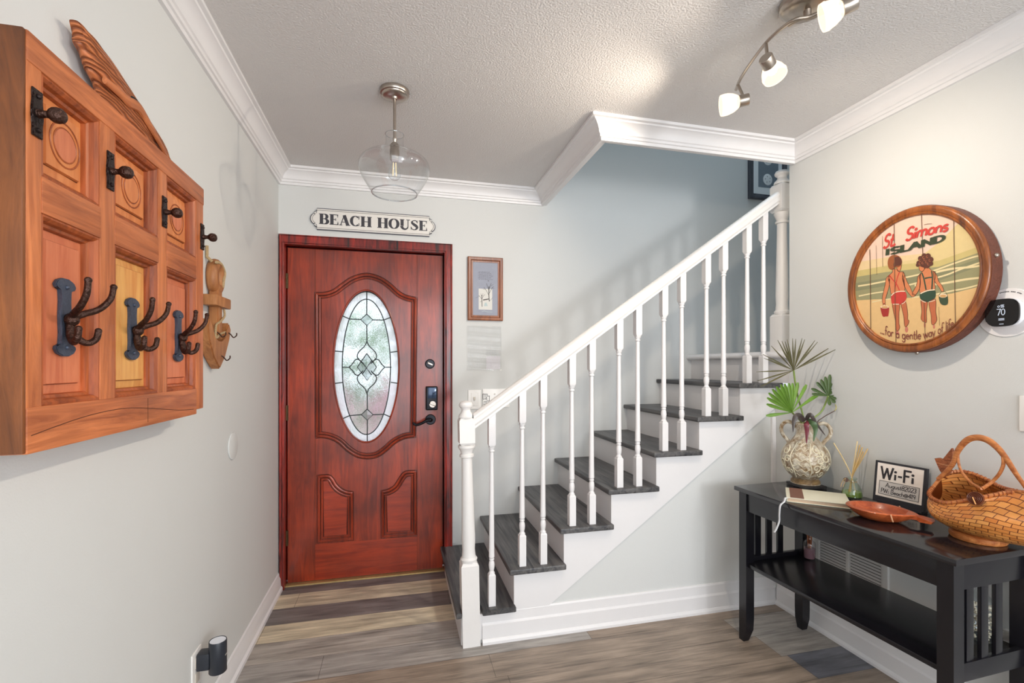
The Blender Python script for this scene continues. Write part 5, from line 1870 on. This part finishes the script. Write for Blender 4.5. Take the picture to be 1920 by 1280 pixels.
def vase_mat():
    m, nt, b = new_mat('glazed_cream_clay')
    tc = N(nt, 'ShaderNodeTexCoord')
    n = N(nt, 'ShaderNodeTexNoise'); n.inputs['Scale'].default_value = 26; n.inputs['Detail'].default_value = 6; n.inputs['Distortion'].default_value = 2
    nt.links.new(tc.outputs['Object'], n.inputs['Vector'])
    cr = N(nt, 'ShaderNodeValToRGB')
    for pos, c in ((.30, rgb(126, 94, 50)), (.42, rgb(176, 148, 100)), (.55, rgb(206, 192, 156)), (.75, rgb(222, 216, 198))):
        e = cr.color_ramp.elements[0] if pos == .30 else (cr.color_ramp.elements[1] if pos == .75 else cr.color_ramp.elements.new(pos))
        e.position = pos; e.color = c
    nt.links.new(n.outputs['Fac'], cr.inputs[0]); nt.links.new(cr.outputs[0], b.inputs['Base Color'])
    b.inputs['Roughness'].default_value = .35
    w = N(nt, 'ShaderNodeTexVoronoi', feature='DISTANCE_TO_EDGE'); w.inputs['Scale'].default_value = 38
    nt.links.new(tc.outputs['Object'], w.inputs['Vector'])
    bp = N(nt, 'ShaderNodeBump'); bp.inputs['Strength'].default_value = .45; bp.inputs['Distance'].default_value = .01
    nt.links.new(w.outputs['Distance'], bp.inputs['Height']); nt.links.new(bp.outputs[0], b.inputs['Normal'])
    return m


vmat = vase_mat()
vs_ = thing('clay_vase', (VC.x, VC.y, vb), 'cream and brown two-handled clay vase with raised scrolls, holding palm leaves', 'vase')
MB().lathe(vprof, (VC.x, VC.y, vb), 64).build('body', vmat, vs_, ang=50)
MB().lathe([(.0572, .0005), (.0615, .004), (.0605, .014), (.0552, .020), (.0535, .026)], (VC.x, VC.y, vb), 56).build('foot', wood('brown_clay_foot', rgb(104, 78, 44), rgb(164, 134, 88), 'x', 40, 3, .5, bump=.2), vs_)
vdir = Vector((VC.x, VC.y, 0)).normalized()
vright = Vector((vdir.y, -vdir.x, 0))
UP = Vector((0, 0, 1))
for s in (-1, 1):
    pth = smooth_path([VC * 1 + UP * (.0123 + z) + vright * s * r for r, z in ((.040, .262), (.052, .283), (.074, .290), (.094, .276), (.101, .252), (.094, .226), (.078, .206), (.070, .19))], 5)
    hm = MB().tube(pth, .0105, 12, flat=(1.0, .75))
    hm.build('handle', vmat, vs_)


def vr(z):
    for (r0, z0), (r1, z1) in zip(vprof[12:-9], vprof[13:-9]):
        if z0 <= z <= z1:
            return r0 + (r1 - r0) * (z - z0) / max(1e-6, z1 - z0)
    return .09


def vsurf(ang, z, off=0.0):
    r = vr(z) + off
    d = -vdir * math.cos(ang) + vright * math.sin(ang)
    return Vector((VC.x, VC.y, vb + z)) + d * r


sc_ = MB()
def spiral(a0, z0, size, turns, sgn, start):
    pts = []
    for i in range(26):
        t = i / 25
        r = size * (1 - .85 * t)
        th_ = start + sgn * turns * 2 * math.pi * t
        pts.append(vsurf(a0 + r * math.cos(th_) / .095, z0 + r * math.sin(th_), .0008))
    sc_.tube(pts, [.0030 - .0012 * i / 25 for i in range(26)], 7)
for a0, z0, sz, sg, stt in ((.52, .17, .020, 1, 1.5), (.60, .125, .022, -1, 2.5), (.95, .135, .024, 1, 2.0), (.48, .088, .019, 1, 4.6), (1.1, .09, .02, -1, 1.2), (.8, .06, .017, 1, 3.3), (.75, .10, .014, -1, 0), (-1.0, .16, .022, -1, 1.6), (-.80, .12, .018, 1, .5), (-1.12, .10, .022, -1, 4.4), (-.95, .07, .016, 1, 2), (-.72, .065, .014, 1, 2), (.72, .155, .013, -1, 1), (2.4, .12, .024, 1, 1), (-2.4, .12, .024, -1, 1), (3.0, .1, .022, 1, 0)):
    spiral(a0, z0, sz, 1.35, sg, stt)
for a0 in (-.60, .22, 1.55, -1.55, 2.3, -2.3):
    sc_.tube([vsurf(a0 + .06 * math.sin(i * .4), .035 + .165 * i / 20, .0004) for i in range(21)], .0022, 6)
for k in range(7):
    z = .05 + .024 * k
    sc_.tube([vsurf(-.55 + .75 * i / 14, z + .006 * math.sin(i * .9 + k * 1.7), .0002) for i in range(15)], .0014, 6)
sc_.build('scroll_relief', plain('scroll_glaze', rgb(220, 211, 184), .35, vary=.2, vscale=50), vs_)

leafm = plain('green_palm', rgb(100, 136, 48), .45, vary=.35, vscale=25)
leafd = plain('dark_green_palm', rgb(70, 92, 46), .5, vary=.3, vscale=30)
leafb = plain('drying_palm', rgb(84, 80, 48), .55, vary=.25, vscale=30)
stemm = plain('palm_stem', rgb(118, 138, 66), .45, vary=.15, vscale=20)
mouth = Vector((VC.x, VC.y, vb + .27))


def blade(mb, p0, p1, w, sag=0.0, fold=.35, tipcut=.85, nrm=None):
    """one folded leaflet"""
    p0, p1 = Vector(p0), Vector(p1)
    d = (p1 - p0)
    nr = Vector(nrm) if nrm else -vdir
    side = d.cross(nr).normalized()
    nr2 = side.cross(d).normalized()
    rows = []
    for i in range(8):
        t = i / 7
        ww = w * (.16 + .84 * min(1, t / max(.5, tipcut - .15))) * (1 if t < tipcut else max(.45 if tipcut > .8 else .2, 1 - (t - tipcut) / (1 - tipcut) * .75))
        c = p0 + d * t - UP * sag * t * t
        rows.append([c - side * ww / 2 + nr2 * ww * fold, c, c + side * ww / 2 + nr2 * ww * fold])
    mb.grid(rows)


def frond(name, hub, hub_t, tips, w, mat, stem_pts, label, group=None, tipcut=.85, sag=.0, stem_r=.004):
    hubp = dep(*hub, hub_t)
    r = thing(name, tuple(stem_pts[0]), label, 'palm leaf')
    MB().tube(smooth_path(list(stem_pts) + [hubp], 6), stem_r, 8).build('stem', stemm, r)
    mb = MB()
    for i, (px, py, dt) in enumerate(tips):
        blade(mb, hubp, dep(px, py, hub_t + dt), w * (1 if not isinstance(w, list) else 1), sag, tipcut=tipcut)
    mb.build('blades', mat, r, ang=180)
    return r


rnd = random.Random(4)
def dd(s=.05):
    return rnd.uniform(-s, s)
tall = [(1418, 697, .02), (1420, 714, -.04), (1425, 725, -.06), (1430, 664, .03), (1432, 671, .0), (1446, 648, .04), (1458, 637, -.03), (1466, 639, .05), (1472, 640, -.05), (1476, 636, .02), (1486, 634, .04), (1492, 635, -.02), (1504, 634, -.04), (1509, 636, .05), (1528, 638, .03), (1533, 641, -.04), (1558, 650, .04), (1569, 654, .0), (1551, 662, -.05)]
T0 = 2.26
frond('palm_frond', (1488, 694), T0 - .02, tall, .008, leafb, [mouth - UP * .08 + vright * -.004, mouth + UP * .03 - vright * .006, dep(1494, 735, T0)], 'tallest palm frond in the vase, thin brownish-green blades fanned wide', tipcut=.5)
left = [(1436, 779, .0), (1437, 757, -.04), (1438, 745, -.06), (1441, 736, -.07), (1448, 729, -.06), (1456, 724, -.05), (1464, 720, -.04), (1471, 719, -.02), (1479, 718, .0), (1486, 718, .02), (1496, 717, .04)]
left2 = [(1512, 721, .05), (1530, 741, .04), (1537, 737, .06)]
fr1 = frond('palm_frond', (1485, 773), T0 - .05, left, .0165, leafm, [mouth - UP * .08 - vright * .01, mouth + UP * .01 - vright * .012], 'broad bright green palm frond fanned to the left of the vase', tipcut=.92)
mb = MB()
hb = dep(1485, 773, T0 - .05)
for px, py, dt in left2:
    blade(mb, hb, dep(px, py, T0 - .05 + dt), .016, 0, tipcut=.92)
mb.build('blades', leafm, fr1, ang=180)
right = [(1521, 728, .0), (1522, 738, -.02), (1531, 716, .02), (1539, 711, .0), (1547, 706, .02), (1556, 702, .01), (1563, 699, .02), (1571, 698, .04), (1579, 699, .05), (1582, 707, .04), (1580, 718, .03), (1574, 742, .0), (1568, 748, -.02), (1556, 760, -.03), (1566, 755, -.02)]
frond('palm_frond', (1553, 742), T0 - .01, right, .0155, leafd, [mouth - UP * .08 + vright * .012, mouth + UP * .02 + vright * .02, dep(1541, 770, T0 - .01)], 'smaller dark green palm frond at the right of the vase', tipcut=.92)
mb = MB()
# dark strap leaves drooping over the rim
sp = thing('leaf_sprig', tuple(mouth), 'cluster of drooping purple-green strap leaves over the vase rim', 'leaves')
for (path, w, mt_) in (([(1508, 790), (1497, 779), (1489, 788), (1487, 811)], .022, 'a'), ([(1510, 790), (1512, 795), (1513, 812), (1512, 832)], .018, 'b'), ([(1512, 788), (1524, 793), (1529, 806), (1525, 828)], .022, 'c'), ([(1511, 788), (1519, 777), (1530, 793), (1548, 817)], .015, 'a')):
    mb = MB()
    P_ = smooth_path([dep(px, py, 2.165 if i else 2.20) for i, (px, py) in enumerate(path)], 6)
    rows = []
    for i, p_ in enumerate(P_):
        t = i / (len(P_) - 1)
        ww = w * (.5 + .9 * math.sin(math.pi * min(1, t * .9 + .12))) * (1 - t) ** .35
        d = (P_[min(i + 1, len(P_) - 1)] - P_[max(0, i - 1)]).normalized()
        sd_ = d.cross(-vdir).normalized()
        rows.append([p_ - sd_ * ww / 2 + vdir * ww * .25, p_, p_ + sd_ * ww / 2 + vdir * ww * .25])
    mb.grid(rows)
    lm = {'a': plain('purple_green_leaf', rgb(72, 64, 60), .4, vary=.3, vscale=40), 'b': plain('maroon_leaf', rgb(110, 40, 52), .4, vary=.3, vscale=40), 'c': plain('deep_green_leaf', rgb(74, 98, 62), .4, vary=.3, vscale=40)}[mt_]
    mb.build('leaf', lm, sp, ang=180)
tw2 = thing('twig', tuple(mouth + vright * .02), 'bare dark twig poking out of the vase below the right palm frond', 'twig')
MB().tube([mouth + vright * .01 - UP * .03, dep(1536, 787, 2.22), dep(1550, 778, 2.22), dep(1565, 770, 2.22)], .0022, 7).build('branch', plain('dark_twig', rgb(84, 66, 60), .7), tw2)
MB().tube(smooth_path([dep(1565, 770, 2.22), dep(1568, 764, 2.22), dep(1566, 758, 2.22)], 4), .0022, 7).build('shoot', plain('green_shoot', rgb(170, 160, 96), .7), tw2)

# ---- guest book
BA, BB_, BD = Vector((1.722, 1.800)), Vector((1.886, 1.650)), Vector((1.590, 1.668))
e1 = (BB_ - BA).normalized(); e2 = Vector((e1.y, -e1.x))
bk = thing('guest_book', (1.735, 1.665, TH), 'closed cream guest book with brown corner patch and white ribbon on the table', 'book')
BM = Matrix(((e1.x, e2.x, 0, BA.x), (e1.y, e2.y, 0, BA.y), (0, 0, 1, 0), (0, 0, 0, 1)))
bw, bh = .225, .185
cov = plain('cream_cover', rgb(226, 222, 200), .5)
m = MB()
m.box(0, bw, 0, bh, TH + .0005, TH + .0035, .001, 2, BM)
m.box(0, bw, 0, bh, TH + .0165, TH + .0195, .001, 2, BM)
m.box(0, .004, 0, bh, TH + .002, TH + .018, .001, 2, BM)
m.build('cover', cov, bk)
MB().box(.005, bw - .005, .004, bh - .004, TH + .0035, TH + .0165, 0, 2, BM).build('pages', plain('page_edges', rgb(206, 178, 150), .7, vary=.1, vscale=200), bk)
pt_ = MB().box(.014, .064, .001, bh - .002, TH + .0196, TH + .0201, 0, 2, BM).build('patch', plain('brown_patch', rgb(122, 82, 68), .6, vary=.1, vscale=60), bk, smooth=False)
rb = MB()
bc = BM @ Vector((.006, bh, TH + .012))
rp_ = smooth_path([bc + Vector((0.004, .004, .004)), bc + Vector((-.016, -.002, .006)), Vector((bc.x - .024, bc.y - .004, TH + .004)), Vector((1.560, bc.y - .002, TH - .012)), Vector((1.557, bc.y, TH - .05)), Vector((1.560, bc.y + .004, TH - .08)), Vector((1.553, bc.y + .012, TH - .115)), Vector((1.548, bc.y + .018, TH - .13))], 5)
rows = [[p_ + Vector((.0, .0045, 0)), p_ - Vector((.0, .0045, 0))] for p_ in rp_]
rb.grid(rows)
rb.build('ribbon', plain('white_ribbon', rgb(226, 228, 232), .45), bk, ang=180, solid=.0008)

# ---- green reed diffuser
p = Vector((1.932, 1.655, TH))
gd = thing('reed_diffuser', tuple(p), 'green-tinted glass reed diffuser with pale reeds and a brown tag beside the book', 'reed diffuser')
prof = [(0, .001), (.036, .001), (.040, .005), (.039, .016), (.034, .038), (.026, .056), (.018, .066), (.016, .070), (.016, .078), (.0195, .080), (.020, .083), (.0165, .085)]
MB().lathe(prof, p, 32).build('bottle', thin_glass('green_tint_glass', (.86, .95, .90, 1), .03, 1.5, 1.6), gd)
MB().lathe([(0, .003), (.034, .003), (.038, .006), (.037, .016), (.0345, .026), (0, .026)], p, 28).build('oil', plain('green_oil', rgb(138, 156, 78), .12, vary=.1), gd)
rm = plain('pale_reed', rgb(214, 190, 140), .7); rm2 = plain('tan_reed', rgb(196, 160, 98), .7)
for px, py, dt, mm in ((1563, 830, .03, rm), (1607.5, 827, .02, rm), (1612, 834, .04, rm2), (1617, 838, -.02, rm2), (1620, 843, .03, rm2), (1627, 841, .0, rm2)):
    tp = dep(px, py, 2.08 + dt)
    q1 = p + UP * .085 + (tp - p).normalized() * .006
    b0 = p + UP * .006 - (Vector((tp.x - p.x, tp.y - p.y, 0))) * .25
    md = (q1 + tp) / 2 + Vector((0.0, 0, .008 if px < 1580 else 0))
    MB().tube(smooth_path([b0, q1, md, tp], 4), .0024, 7).build('reed', mm, gd)
tgp = dep(1586, 899, 1.99)
m = MB().lathe([(0, -.001), (.009, -.001), (.0095, 0), (.009, .0015), (0, .0015)], tgp, 24, axis=(-.72, -.69, 0))
m.build('tag', plain('brown_tag', rgb(84, 58, 46), .6), gd)
st2 = MB()
st2.tube([p + UP * .068 + Vector((.018 * math.cos(t), .018 * math.sin(t), 0)) for t in [2 * math.pi * i / 24 for i in range(24)]], .0014, 6, True)
for dx in (-.012, -.004):
    st2.tube(smooth_path([p + UP * .068 - vdir * .018, tgp + UP * .006, tgp + vright * dx - UP * .01, tgp + vright * (dx - .006) - UP * .032], 4), .0016, 6)
st2.build('twine', M['rope'], gd)

# ---- carved bowl with a tail
bo = Vector((1.752, 1.398, TH)); bd = Vector((.47, -.883, 0)); bn = Vector((bd.y, -bd.x, 0))
wb_ = thing('wooden_bowl', tuple(bo), 'shallow red-brown carved wooden bowl with a fish-tail handle on the black table', 'bowl')
bm_ = wood('red_brown_bowl', rgb(158, 66, 30), rgb(212, 110, 60), 'y', 36, 6, .32, bump=.08, coat=.25, blotch=.25, dark=rgb(96, 44, 26))
rows = []
def bowl_r(t):
    # outline: nearly round with a point towards the tail
    c = math.cos(t)
    r = .092 / math.sqrt((math.cos(t) / 1.08) ** 2 + (math.sin(t) / .93) ** 2)
    return r + .018 * max(0, c) ** 14
nb = 64
for fr_, z in ((0, .0006), (.45, .0006), (.56, .004), (.78, .018), (.95, .034), (1.0, .040), (.975, .043), (.88, .0425), (.85, .040), (.76, .026), (.6, .016), (.3, .011), (0, .010)):
    rows.append([bo + (bd * math.cos(t) + bn * math.sin(t)) * max(.0005, fr_ * bowl_r(t)) + UP * z for t in [2 * math.pi * i / nb for i in range(nb)]])
MB().grid(rows, closed_u=True).build('dish', bm_, wb_, ang=60)
tlm = MB()
out = [(.085, -.030), (.104, -.020), (.118, -.017), (.128, -.024), (.158, -.026), (.162, .0), (.158, .026), (.128, .024), (.118, .017), (.104, .020), (.085, .030)]
A_ = [bo + bd * a + bn * b + UP * (.042 - .012 * max(0, (a - .1) / .06)) for a, b in out]
B_ = [bo + bd * (a if a < .1 else a - .004) + bn * b * .9 + UP * (.026 - .004 * (a > .12)) for a, b in out]
va = [tlm.bm.verts.new(v) for v in A_]; vbn = [tlm.bm.verts.new(v) for v in B_]
for i in range(len(out)):
    j = (i + 1) % len(out)
    tlm.bm.faces.new((va[i], va[j], vbn[j], vbn[i]))
tlm.bm.faces.new(va); tlm.bm.faces.new(vbn[::-1])
tlm.build('tail_handle', bm_, wb_, ang=30)
m = MB()
for s in (-1, 1):
    m.tube([bo + bd * a + bn * s * b + UP * z for a, b, z in ((.052, .078, .044), (.056, .080, .030), (.058, .074, .018))], .0022, 6)
m.build('fin_groove', plain('pale_groove', rgb(214, 160, 120), .5), wb_)

# ---- Wi-Fi sign
wf = thing('wifi_sign', (1.972, 1.488, TH), 'black-framed white Wi-Fi password sign standing on the table against the wall', 'sign')
wa, wb2 = Vector((1.952, 1.579, TH + .006)), Vector((1.974, 1.396, TH + .006))
we = (wb2 - wa).normalized()
ww_, wh = (wb2 - wa).length, .170
wback = Vector((-we.y, we.x, 0))
if wback.x < 0: wback = -wback
wn_up = (UP * math.cos(R(7)) + wback * math.sin(R(7)))
wnrm = we.cross(wn_up).normalized()
if wnrm.x > 0: wnrm = -wnrm
def wpt(a, b, d=0.0):
    return wa + we * a + wn_up * b + wnrm * d
def wslab(name, a0, a1, b0, b1, d0, d1, mat, bev=.0):
    m = MB()
    vs0 = [wpt(a, b, d0) for a, b in ((a0, b0), (a1, b0), (a1, b1), (a0, b1))]; vs1 = [wpt(a, b, d1) for a, b in ((a0, b0), (a1, b0), (a1, b1), (a0, b1))]
    A = [m.bm.verts.new(v) for v in vs0]; B = [m.bm.verts.new(v) for v in vs1]
    for i in range(4):
        m.bm.faces.new((A[i], A[(i + 1) % 4], B[(i + 1) % 4], B[i]))
    m.bm.faces.new(A); m.bm.faces.new(B[::-1])
    return m.build(name, mat, wf, smooth=False)
wblk = plain('sign_black', rgb(40, 40, 46), .5)
wslab('frame', 0, ww_, 0, wh, -.016, 0, wblk)
wslab('panel', .010, ww_ - .008, .026, wh - .008, 0, .0012, plain('sign_white', rgb(246, 236, 226), .5))
wslab('stand', .02, ww_ - .004, -.005, .004, -.034, .004, wblk)
cp_ = wslab('note_card', .022, ww_ - .018, .036, .090, .0012, .0018, plain('note_card_print', rgb(208, 203, 198), .5))
wink = plain('sign_ink', rgb(46, 42, 46), .6)
L = [(.022, .036), (ww_ - .018, .036), (ww_ - .018, .090), (.022, .090), (.022, .036)]
m = MB()
for a, b in zip(L, L[1:]):
    m.ribbon([a, b], .0018, lambda x, y: wpt(x, y, .0021))
s_ = .052
x0 = .026
write(m, 'Wi-Fi', lambda a, b: wpt(x0 + a * .0492, .101 + b * .046, .0021), .16)
s_ = .0235
m.build('lettering', wink, wf, smooth=False)
m = MB()
write(m, 'August82023', lambda a, b: wpt(.046 + a * .0180, .067 + b * .0175, .0021), .13, slant=.1)
m.build('network_name', wink, wf, smooth=False)
m = MB()
write(m, 'PW: Beach@419', lambda a, b: wpt(.030 + a * .0172, .043 + b * .0165, .0021), .13, slant=.05)
m.build('password', wink, wf, smooth=False)

# ---- wicker fish basket
BX = 1.885
def bq(px, py, x=BX):
    return on(0, x, px, py)


def wicker():
    m, nt, b = new_mat('woven_wicker')
    uv = N(nt, 'ShaderNodeUVMap')
    br = N(nt, 'ShaderNodeTexBrick')
    br.offset = .5
    br.inputs['Scale'].default_value = 1
    br.inputs['Brick Width'].default_value = .032; br.inputs['Row Height'].default_value = .0175
    br.inputs['Mortar Size'].default_value = .0014; br.inputs['Mortar Smooth'].default_value = .5
    br.inputs['Color1'].default_value = rgb(200, 120, 54); br.inputs['Color2'].default_value = rgb(226, 156, 84); br.inputs['Mortar'].default_value = rgb(116, 54, 20)
    nt.links.new(uv.outputs[0], br.inputs['Vector'])
    tc = N(nt, 'ShaderNodeTexCoord')
    n = N(nt, 'ShaderNodeTexNoise'); n.inputs['Scale'].default_value = 14; n.inputs['Detail'].default_value = 4
    nt.links.new(tc.outputs['Object'], n.inputs['Vector'])
    hs = N(nt, 'ShaderNodeHueSaturation')
    mr = N(nt, 'ShaderNodeMapRange'); mr.inputs['To Min'].default_value = .6; mr.inputs['To Max'].default_value = 1.35
    nt.links.new(n.outputs['Fac'], mr.inputs[0]); nt.links.new(mr.outputs[0], hs.inputs['Value']); nt.links.new(br.outputs['Color'], hs.inputs['Color'])
    nt.links.new(hs.outputs[0], b.inputs['Base Color'])
    b.inputs['Roughness'].default_value = .35
    inv = N(nt, 'ShaderNodeMath', operation='SUBTRACT'); inv.inputs[0].default_value = 1
    nt.links.new(br.outputs['Fac'], inv.inputs[1])
    bp = N(nt, 'ShaderNodeBump'); bp.inputs['Strength'].default_value = .7; bp.inputs['Distance'].default_value = .006
    nt.links.new(inv.outputs[0], bp.inputs['Height']); nt.links.new(bp.outputs[0], b.inputs['Normal'])
    return m


wkm = wicker()
cane = wood('cane_binding', rgb(160, 86, 40), rgb(214, 140, 80), 'y', 60, 3, .4, bump=.3, blotch=.2)
bk2 = thing('wicker_basket', (1.875, 1.15, TH), 'honey-coloured wicker basket shaped like a fish with tail, looped handle and button eye', 'basket')
#      y     zf    zb    wr    wm    zk
STN = [(1.288, .862, .900, .020, .026, .815),
       (1.275, .848, .918, .055, .066, .785),
       (1.245, .838, .922, .080, .096, .762),
       (1.200, .838, .910, .086, .112, .748),
       (1.150, .860, .898, .066, .120, .742),
       (1.105, .886, .900, .030, .121, .742),
       (1.070, .902, .904, .010, .118, .744),
       (1.000, .908, .908, .006, .104, .754),
       (.940, .906, .906, .005, .078, .774),
       (.890, .900, .900, .004, .046, .802),
       (.855, .894, .894, .003, .016, .838)]
ST2 = []
for i in range(len(STN) - 1):
    for j in range(4):
        t = j / 4
        p0, p1, p2, p3 = (STN[max(0, i - 1)], STN[i], STN[i + 1], STN[min(len(STN) - 1, i + 2)])
        ST2.append([.5 * ((2 * b) + (c - a) * t + (2 * a - 5 * b + 4 * c - d) * t * t + (3 * b - a - 3 * c + d) * t ** 3) for a, b, c, d in zip(p0, p1, p2, p3)])
ST2.append(list(STN[-1]))


def hull_pt(s, u, off=0.0):
    """u: -1 front rim .. 0 keel .. 1 back rim"""
    y, zf, zb, wr, wm, zk = ST2[s]
    zr = zf if u < 0 else zb
    a = abs(u)
    # angle from keel (0) to rim (1); widest at .6
    zz = zk + (zr - zk) * (1 - math.cos(a * math.pi / 2) ** 1.0) ** .95 if a < 1 else zr
    if a < .62:
        ww = wm * math.sin(a / .62 * math.pi / 2) ** .8
    else:
        t = (a - .62) / .38
        ww = wm + (wr - wm) * (3 * t * t - 2 * t ** 3) ** 1.2
    return Vector((BX + (ww + off) * (1 if u > 0 else -1), y, zz))


US = [-1 + 2 * i / 36 for i in range(37)]
rows = [[hull_pt(s, u) for u in US] for s in range(len(ST2))]
ns = len(ST2)
hb_ = MB().grid(rows, uvs=lambda a, b: ((1.3 - ST2[a][0]) * 1.0 + b / 36 * .10, b / 36 * .56 - (1.3 - ST2[a][0]) * .22))
hb_.bm.verts.ensure_lookup_table()
for e in (0, ns - 1):
    try:
        hb_.bm.faces.new([hb_.bm.verts[e * 37 + i] for i in range(37)])
    except ValueError:
        pass
hb_.build('body', wkm, bk2, ang=70)
fp_ = [hull_pt(s, -1) for s in range(ns)]; bp_ = [hull_pt(s, 1) for s in range(ns)]
loop = fp_[:25] + bp_[:25][::-1]
MB().tube(loop, .0058, 9, True).build('bound_rim', cane, bk2)
MB().tube([(fp_[i] + bp_[i]) / 2 + UP * .002 for i in range(22, ns)], .006, 9).build('ridge', cane, bk2)
m = MB()
for i in range(0, 25):
    for L_ in (fp_, bp_):
        c = L_[i]; d = (L_[min(i + 1, ns - 1)] - L_[max(i - 1, 0)]).normalized()
        if d.length > 0:
            u_ = d.orthogonal().normalized(); v_ = d.cross(u_)
            m.tube([c + u_ * .0066 * math.cos(t) + v_ * .0066 * math.sin(t) + d * (.003 * t / 6.3) for t in [2 * math.pi * k / 10 for k in range(10)]], .0012, 5, True)
m.build('wrapping', plain('dark_cane_wrap', rgb(150, 78, 40), .5), bk2)
MB().lathe([(.050, .0008), (.066, .0008), (.069, .006), (.069, .018), (.064, .023), (.052, .026)], (1.868, 1.155, TH), 48, scale=(1, 1.05)).build('foot_ring', cane, bk2)
# handle: broad bent cane over the top and two thinner canes curling down inside it
hp = smooth_path([fp_[1] * .5 + bp_[1] * .5 + UP * .01, bq(1785, 872), bq(1796, 845), bq(1812, 826), bq(1830, 820), bq(1850, 824), bq(1868, 837), bq(1884, 856), bq(1905, 888), bq(1920, 909), bq(1930, 923)], 6)
MB().tube(hp, [.0062 + .0045 * math.sin(math.pi * min(1, i / (len(hp) * .85))) for i in range(len(hp))], 10, flat=(.6, 1.0), up=(1, 0, 0)).build('handle', cane, bk2)
e_ = bq(1841, 916, 1.84)
m = MB()
m.tube(smooth_path([bq(1796, 848), bq(1797, 866), bq(1803, 884), bq(1818, 902), bq(1834, 913, 1.86), e_], 5), .0042, 8)
m.tube(smooth_path([bq(1881, 856), bq(1881, 872), bq(1873, 889), bq(1860, 903), bq(1849, 911, 1.86), e_], 5), .0052, 8)
m.build('inner_loop', cane, bk2)
ec = bq(1829, 934, hull_pt(17, -.92).x - .006)
m = MB().lathe([(0, .005), (.004, .005), (.005, .003), (.007, .0055), (.009, .003), (.011, .0055), (.013, .003), (.015, .0055), (.017, .003), (.0195, .0055), (.021, .002), (.021, -.004), (0, -.004)], ec, 32, axis=(-.90, -.22, .28))
eye = m.build('button_eye', plain('dark_rattan', rgb(96, 50, 32), .45, vary=.2, vscale=60), bk2)
MB().tube([ec + Vector((-.010, .002, .004)), ec + Vector((-.012, -.008, -.016))], .0018, 7).build('toggle', plain('pale_cane', rgb(222, 160, 96), .5), eye)
# tail fin standing up at the left end
fin = MB()
fpx = [(1752, 859), (1760, 858), (1767, 861), (1776, 850), (1784, 840), (1786, 847), (1783, 866), (1780, 888), (1770, 893), (1762, 882), (1756, 869)]
A_ = [bq(px, py, 1.897) for px, py in fpx]; B_ = [bq(px, py, 1.897) + Vector((.010, 0, 0)) for px, py in fpx]
va = [fin.bm.verts.new(v) for v in A_]; vb2 = [fin.bm.verts.new(v) for v in B_]
for i in range(len(fpx)):
    j = (i + 1) % len(fpx)
    fin.bm.faces.new((va[i], va[j], vb2[j], vb2[i]))
fin.bm.faces.new(va); fin.bm.faces.new(vb2[::-1])
fin.build('tail_fin', wood('woven_fin', rgb(120, 58, 30), rgb(190, 112, 66), 'y', 120, 3, .5, bump=.8, dark=rgb(230, 190, 140)), bk2, ang=30)

# ================================================================== OUTSIDE THE DOOR
gr = MB().box(-9, 9, 3.1, 22, -.3, -.14).build('ground_outside', plain('mulch_ground', rgb(196, 168, 166), .9, vary=.3, vscale=6), smooth=False)
struct(gr)
rnd = random.Random(11)
def shrub(label, x, y, z0, h, w, n, leaf, mat, group):
    t = thing('garden_shrub', (x, y, z0), label, 'shrub', group)
    m = MB()
    for k in range(n):
        u = Vector((rnd.gauss(0, 1), rnd.gauss(0, 1), rnd.gauss(0, 1))).normalized() * rnd.uniform(.6, 1)
        c = Vector((x + u.x * w, y + u.y * w * .6, z0 + h * (.52 + .48 * u.z)))
        a = Vector((rnd.uniform(-1, 1), rnd.uniform(-1, 1), rnd.uniform(-.6, .6))).normalized() * rnd.uniform(.5, 1) * leaf
        b = a.cross(Vector((rnd.uniform(-1, 1), rnd.uniform(-1, 1), 1))).normalized() * leaf * .4
        m.bm.faces.new([m.bm.verts.new(v) for v in (c - a, c + b, c + a, c - b)])
    m.build('foliage', mat, t, smooth=False)
    MB().tube([(x, y, z0), (x + .03, y, z0 + h * .5)], .03, 8).build('trunk', M['anchor'], t)


lm_ = plain('garden_leaves', rgb(92, 150, 70), .6, vary=.5, vscale=3)
lp_ = plain('pink_flower_leaves', rgb(222, 168, 186), .7, vary=.3, vscale=5)
for x, y, h, w in ((-2.9, 9.0, 3.1, 1.15), (-.45, 9.2, 3.5, 1.15), (1.95, 9.0, 2.9, 1.15)):
    shrub('green shrub outside, blurred behind the upper half of the oval door glass', x, y, -.14, h, w, 520, .2, lm_, 'green shrubs outside the door')
for x in (-1.65, -.85, -.05, .75):
    shrub('low pinkish flowering shrub outside, blurred behind the lower half of the oval door glass', x, 6.3, -.14, 1.38, .37, 340, .07, lp_, 'pink shrubs outside the door')
